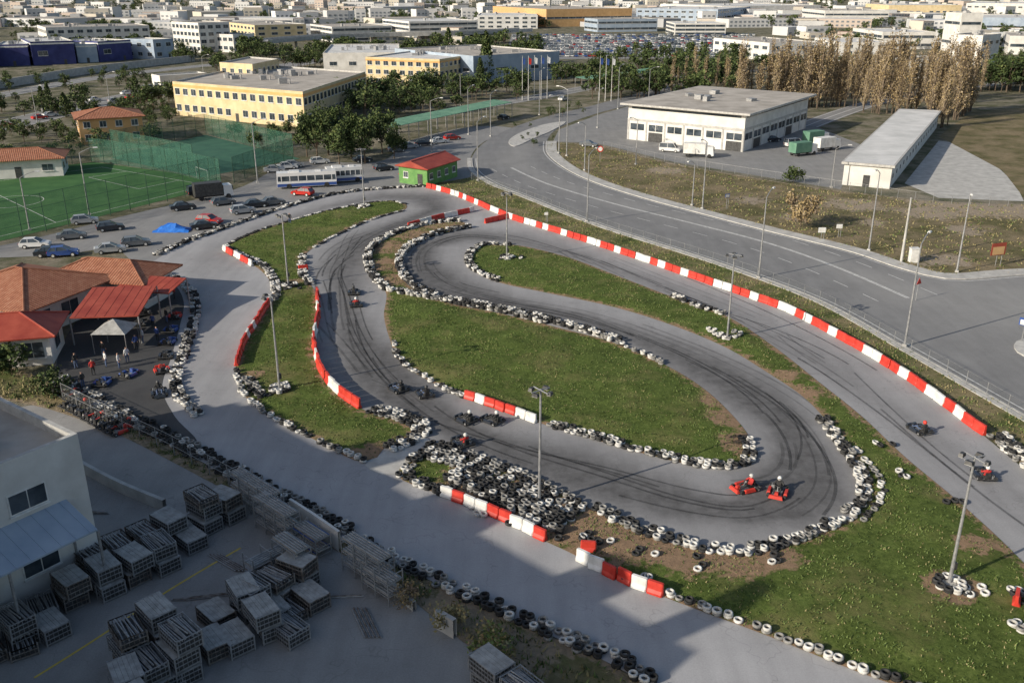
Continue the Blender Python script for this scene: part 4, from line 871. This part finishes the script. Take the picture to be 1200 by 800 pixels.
for s in (-1,1):
    k.bar((s*.32,-.7,.12),(s*.28,.75,.12),.025,None,6,3); k.bar((s*.62,-.35,.16),(s*.6,.4,.16),.03,None,6,3)
    k.box(s*.55,.02,.08,.26,.85,.2,0,0,.7,.85)
    k.bar((s*.42,-.62,.14),(s*.66,-.62,.14),.14,None,14,1); k.bar((s*.46,.62,.13),(s*.62,.62,.13),.13,None,14,1)
    k.bar((s*.665,-.62,.14),(s*.67,-.62,.14),.07,None,8,3)
k.bar((-.6,-.62,.14),(.6,-.62,.14),.02,None,6,3); k.bar((-.5,.62,.13),(.5,.62,.13),.02,None,6,3)
k.box(0,.1,.06,.58,1.2,.03,0,3); k.box(0,.88,.07,.95,.24,.22,0,0,.85,.5,0); k.box(0,.62,.12,.3,.35,.3,.0,0,.7,.6); k.bar((-.6,-.88,.2),(.6,-.88,.2),.06,None,8,1); k.bar((-.5,-.88,.2),(-.32,-.7,.14),.03,None,6,3); k.bar((.5,-.88,.2),(.32,-.7,.14),.03,None,6,3)
k.box(0,-.42,.08,.4,.4,.08,0,1); k.box(0,-.65,.1,.4,.08,.5,0,1,.85,1); k.box(.2,-.42,.1,.04,.4,.22,0,1);k.box(-.2,-.42,.1,.04,.4,.22,0,1); k.box(.38,-.45,.1,.24,.35,.3,0,3,.8,.8); k.bar((.38,-.35,.35),(.38,-.6,.4),.07,None,8,2)
k.bar((0,.3,.15),(0,.05,.5),.02,None,6,3)
for i in range(12):
    a,b=i*math.pi/6,(i+1)*math.pi/6; f=lambda t:(.15*math.cos(t),.03-.05*math.sin(t),.52+.14*math.sin(t)); k.bar(f(a),f(b),.015,None,5,1)
k.bar((-.15,.03,.52),(.15,.03,.52),.012,None,4,3)
KM=[k.mesh('kart',[c,TYB,DSTEEL,STEEL]) for c in (PRED,CARS[2],CARS[4],PWHT)]
def kart(u,v,ang,c,dr=True,sc=1.12):
    root=empty('go_kart',(*P(u,v),.02),ang); root.scale=(sc,sc,sc); link(bpy.data.objects.new('chassis',KM[c]),root)
    if dr: link(bpy.data.objects.new('driver',random.choice(DR)),root)
for u,v,c in ((415,344,1),(417,358,1),(467,457,1),(498,463,1),(546,493,1),(577,494,1),(542,520,1),(873,573,0),(911,578,0),(1077,505,1),(1152,558,1),(187,462,1)):
    Q=np.array([P(u,v)]); _,a=pdist(Q,rl,False); i=int(a[0]); p,q=rl[i],rl[min(i+1,len(rl)-1)]; kart(u,v,math.atan2(q[1]-p[1],q[0]-p[0])-math.pi/2+random.gauss(0,.15),c)
for i in range(9): kart(72+i*9,458+i*5,-.6,random.choice((0,1,1)),i%4==0)
for i in range(7): kart(85+i*9,476+i*5,-.6,random.choice((0,1,1)),False)
for u,v in ((205,372),(200,388),(197,402),(195,418),(190,435),(170,368),(165,380),(150,440),(120,450)): kart(u,v,random.uniform(-.3,.6),random.choice((0,1,2)),False)
V=[];n=9; m=M(); x0,y0=P(203,270)
for i in range(n):
    for j in range(6): V.append((x0+(i-4)*.7,y0+(j-2.5)*.6,max(0,1.1*math.sin(math.pi*i/(n-1))*math.sin(math.pi*j/5)+random.gauss(0,.12))))
m.add(V,[(i*6+j,(i+1)*6+j,(i+1)*6+j+1,i*6+j+1) for i in range(n-1) for j in range(5)],0); m.obj('blue_tarpaulin',[pm('tarp',(.02,.12,.5),(.04,.2,.65),1,.5)])
# ---------- light ----------
D=Vector((.85,.5,0)).normalized(); el=math.radians(24); D=Vector((D.x*math.cos(el),D.y*math.cos(el),-math.sin(el)))
s=bpy.data.lights.new('sun','SUN'); s.energy=5; s.angle=math.radians(.5); s.color=(1,.91,.77); so=link(bpy.data.objects.new('sun',s)); so.rotation_euler=D.to_track_quat('-Z','Y').to_euler(); so.location=(-60,-40,80)
w=bpy.data.worlds.new('World'); SC.world=w; w.use_nodes=True; nt=w.node_tree; sk=nt.nodes.new('ShaderNodeTexSky'); sk.sky_type='NISHITA'; sk.sun_disc=False; sk.sun_elevation=el; sk.sun_rotation=math.radians(239.5); sk.air_density=1.0; sk.dust_density=1.8
nt.links.new(sk.outputs[0],nt.nodes['Background'].inputs[0]); nt.nodes['Background'].inputs[1].default_value=.115
cam=bpy.data.cameras.new('camera'); cam.lens=32.52; cam.sensor_width=36; cam.clip_end=15000; cam.clip_start=.5; co=link(bpy.data.objects.new('camera',cam)); co.location=(0,0,36); co.rotation_euler=(math.radians(90-21.2),0,0); SC.camera=co
SC.view_settings.view_transform='Standard'; SC.view_settings.look='None'; SC.view_settings.exposure=0
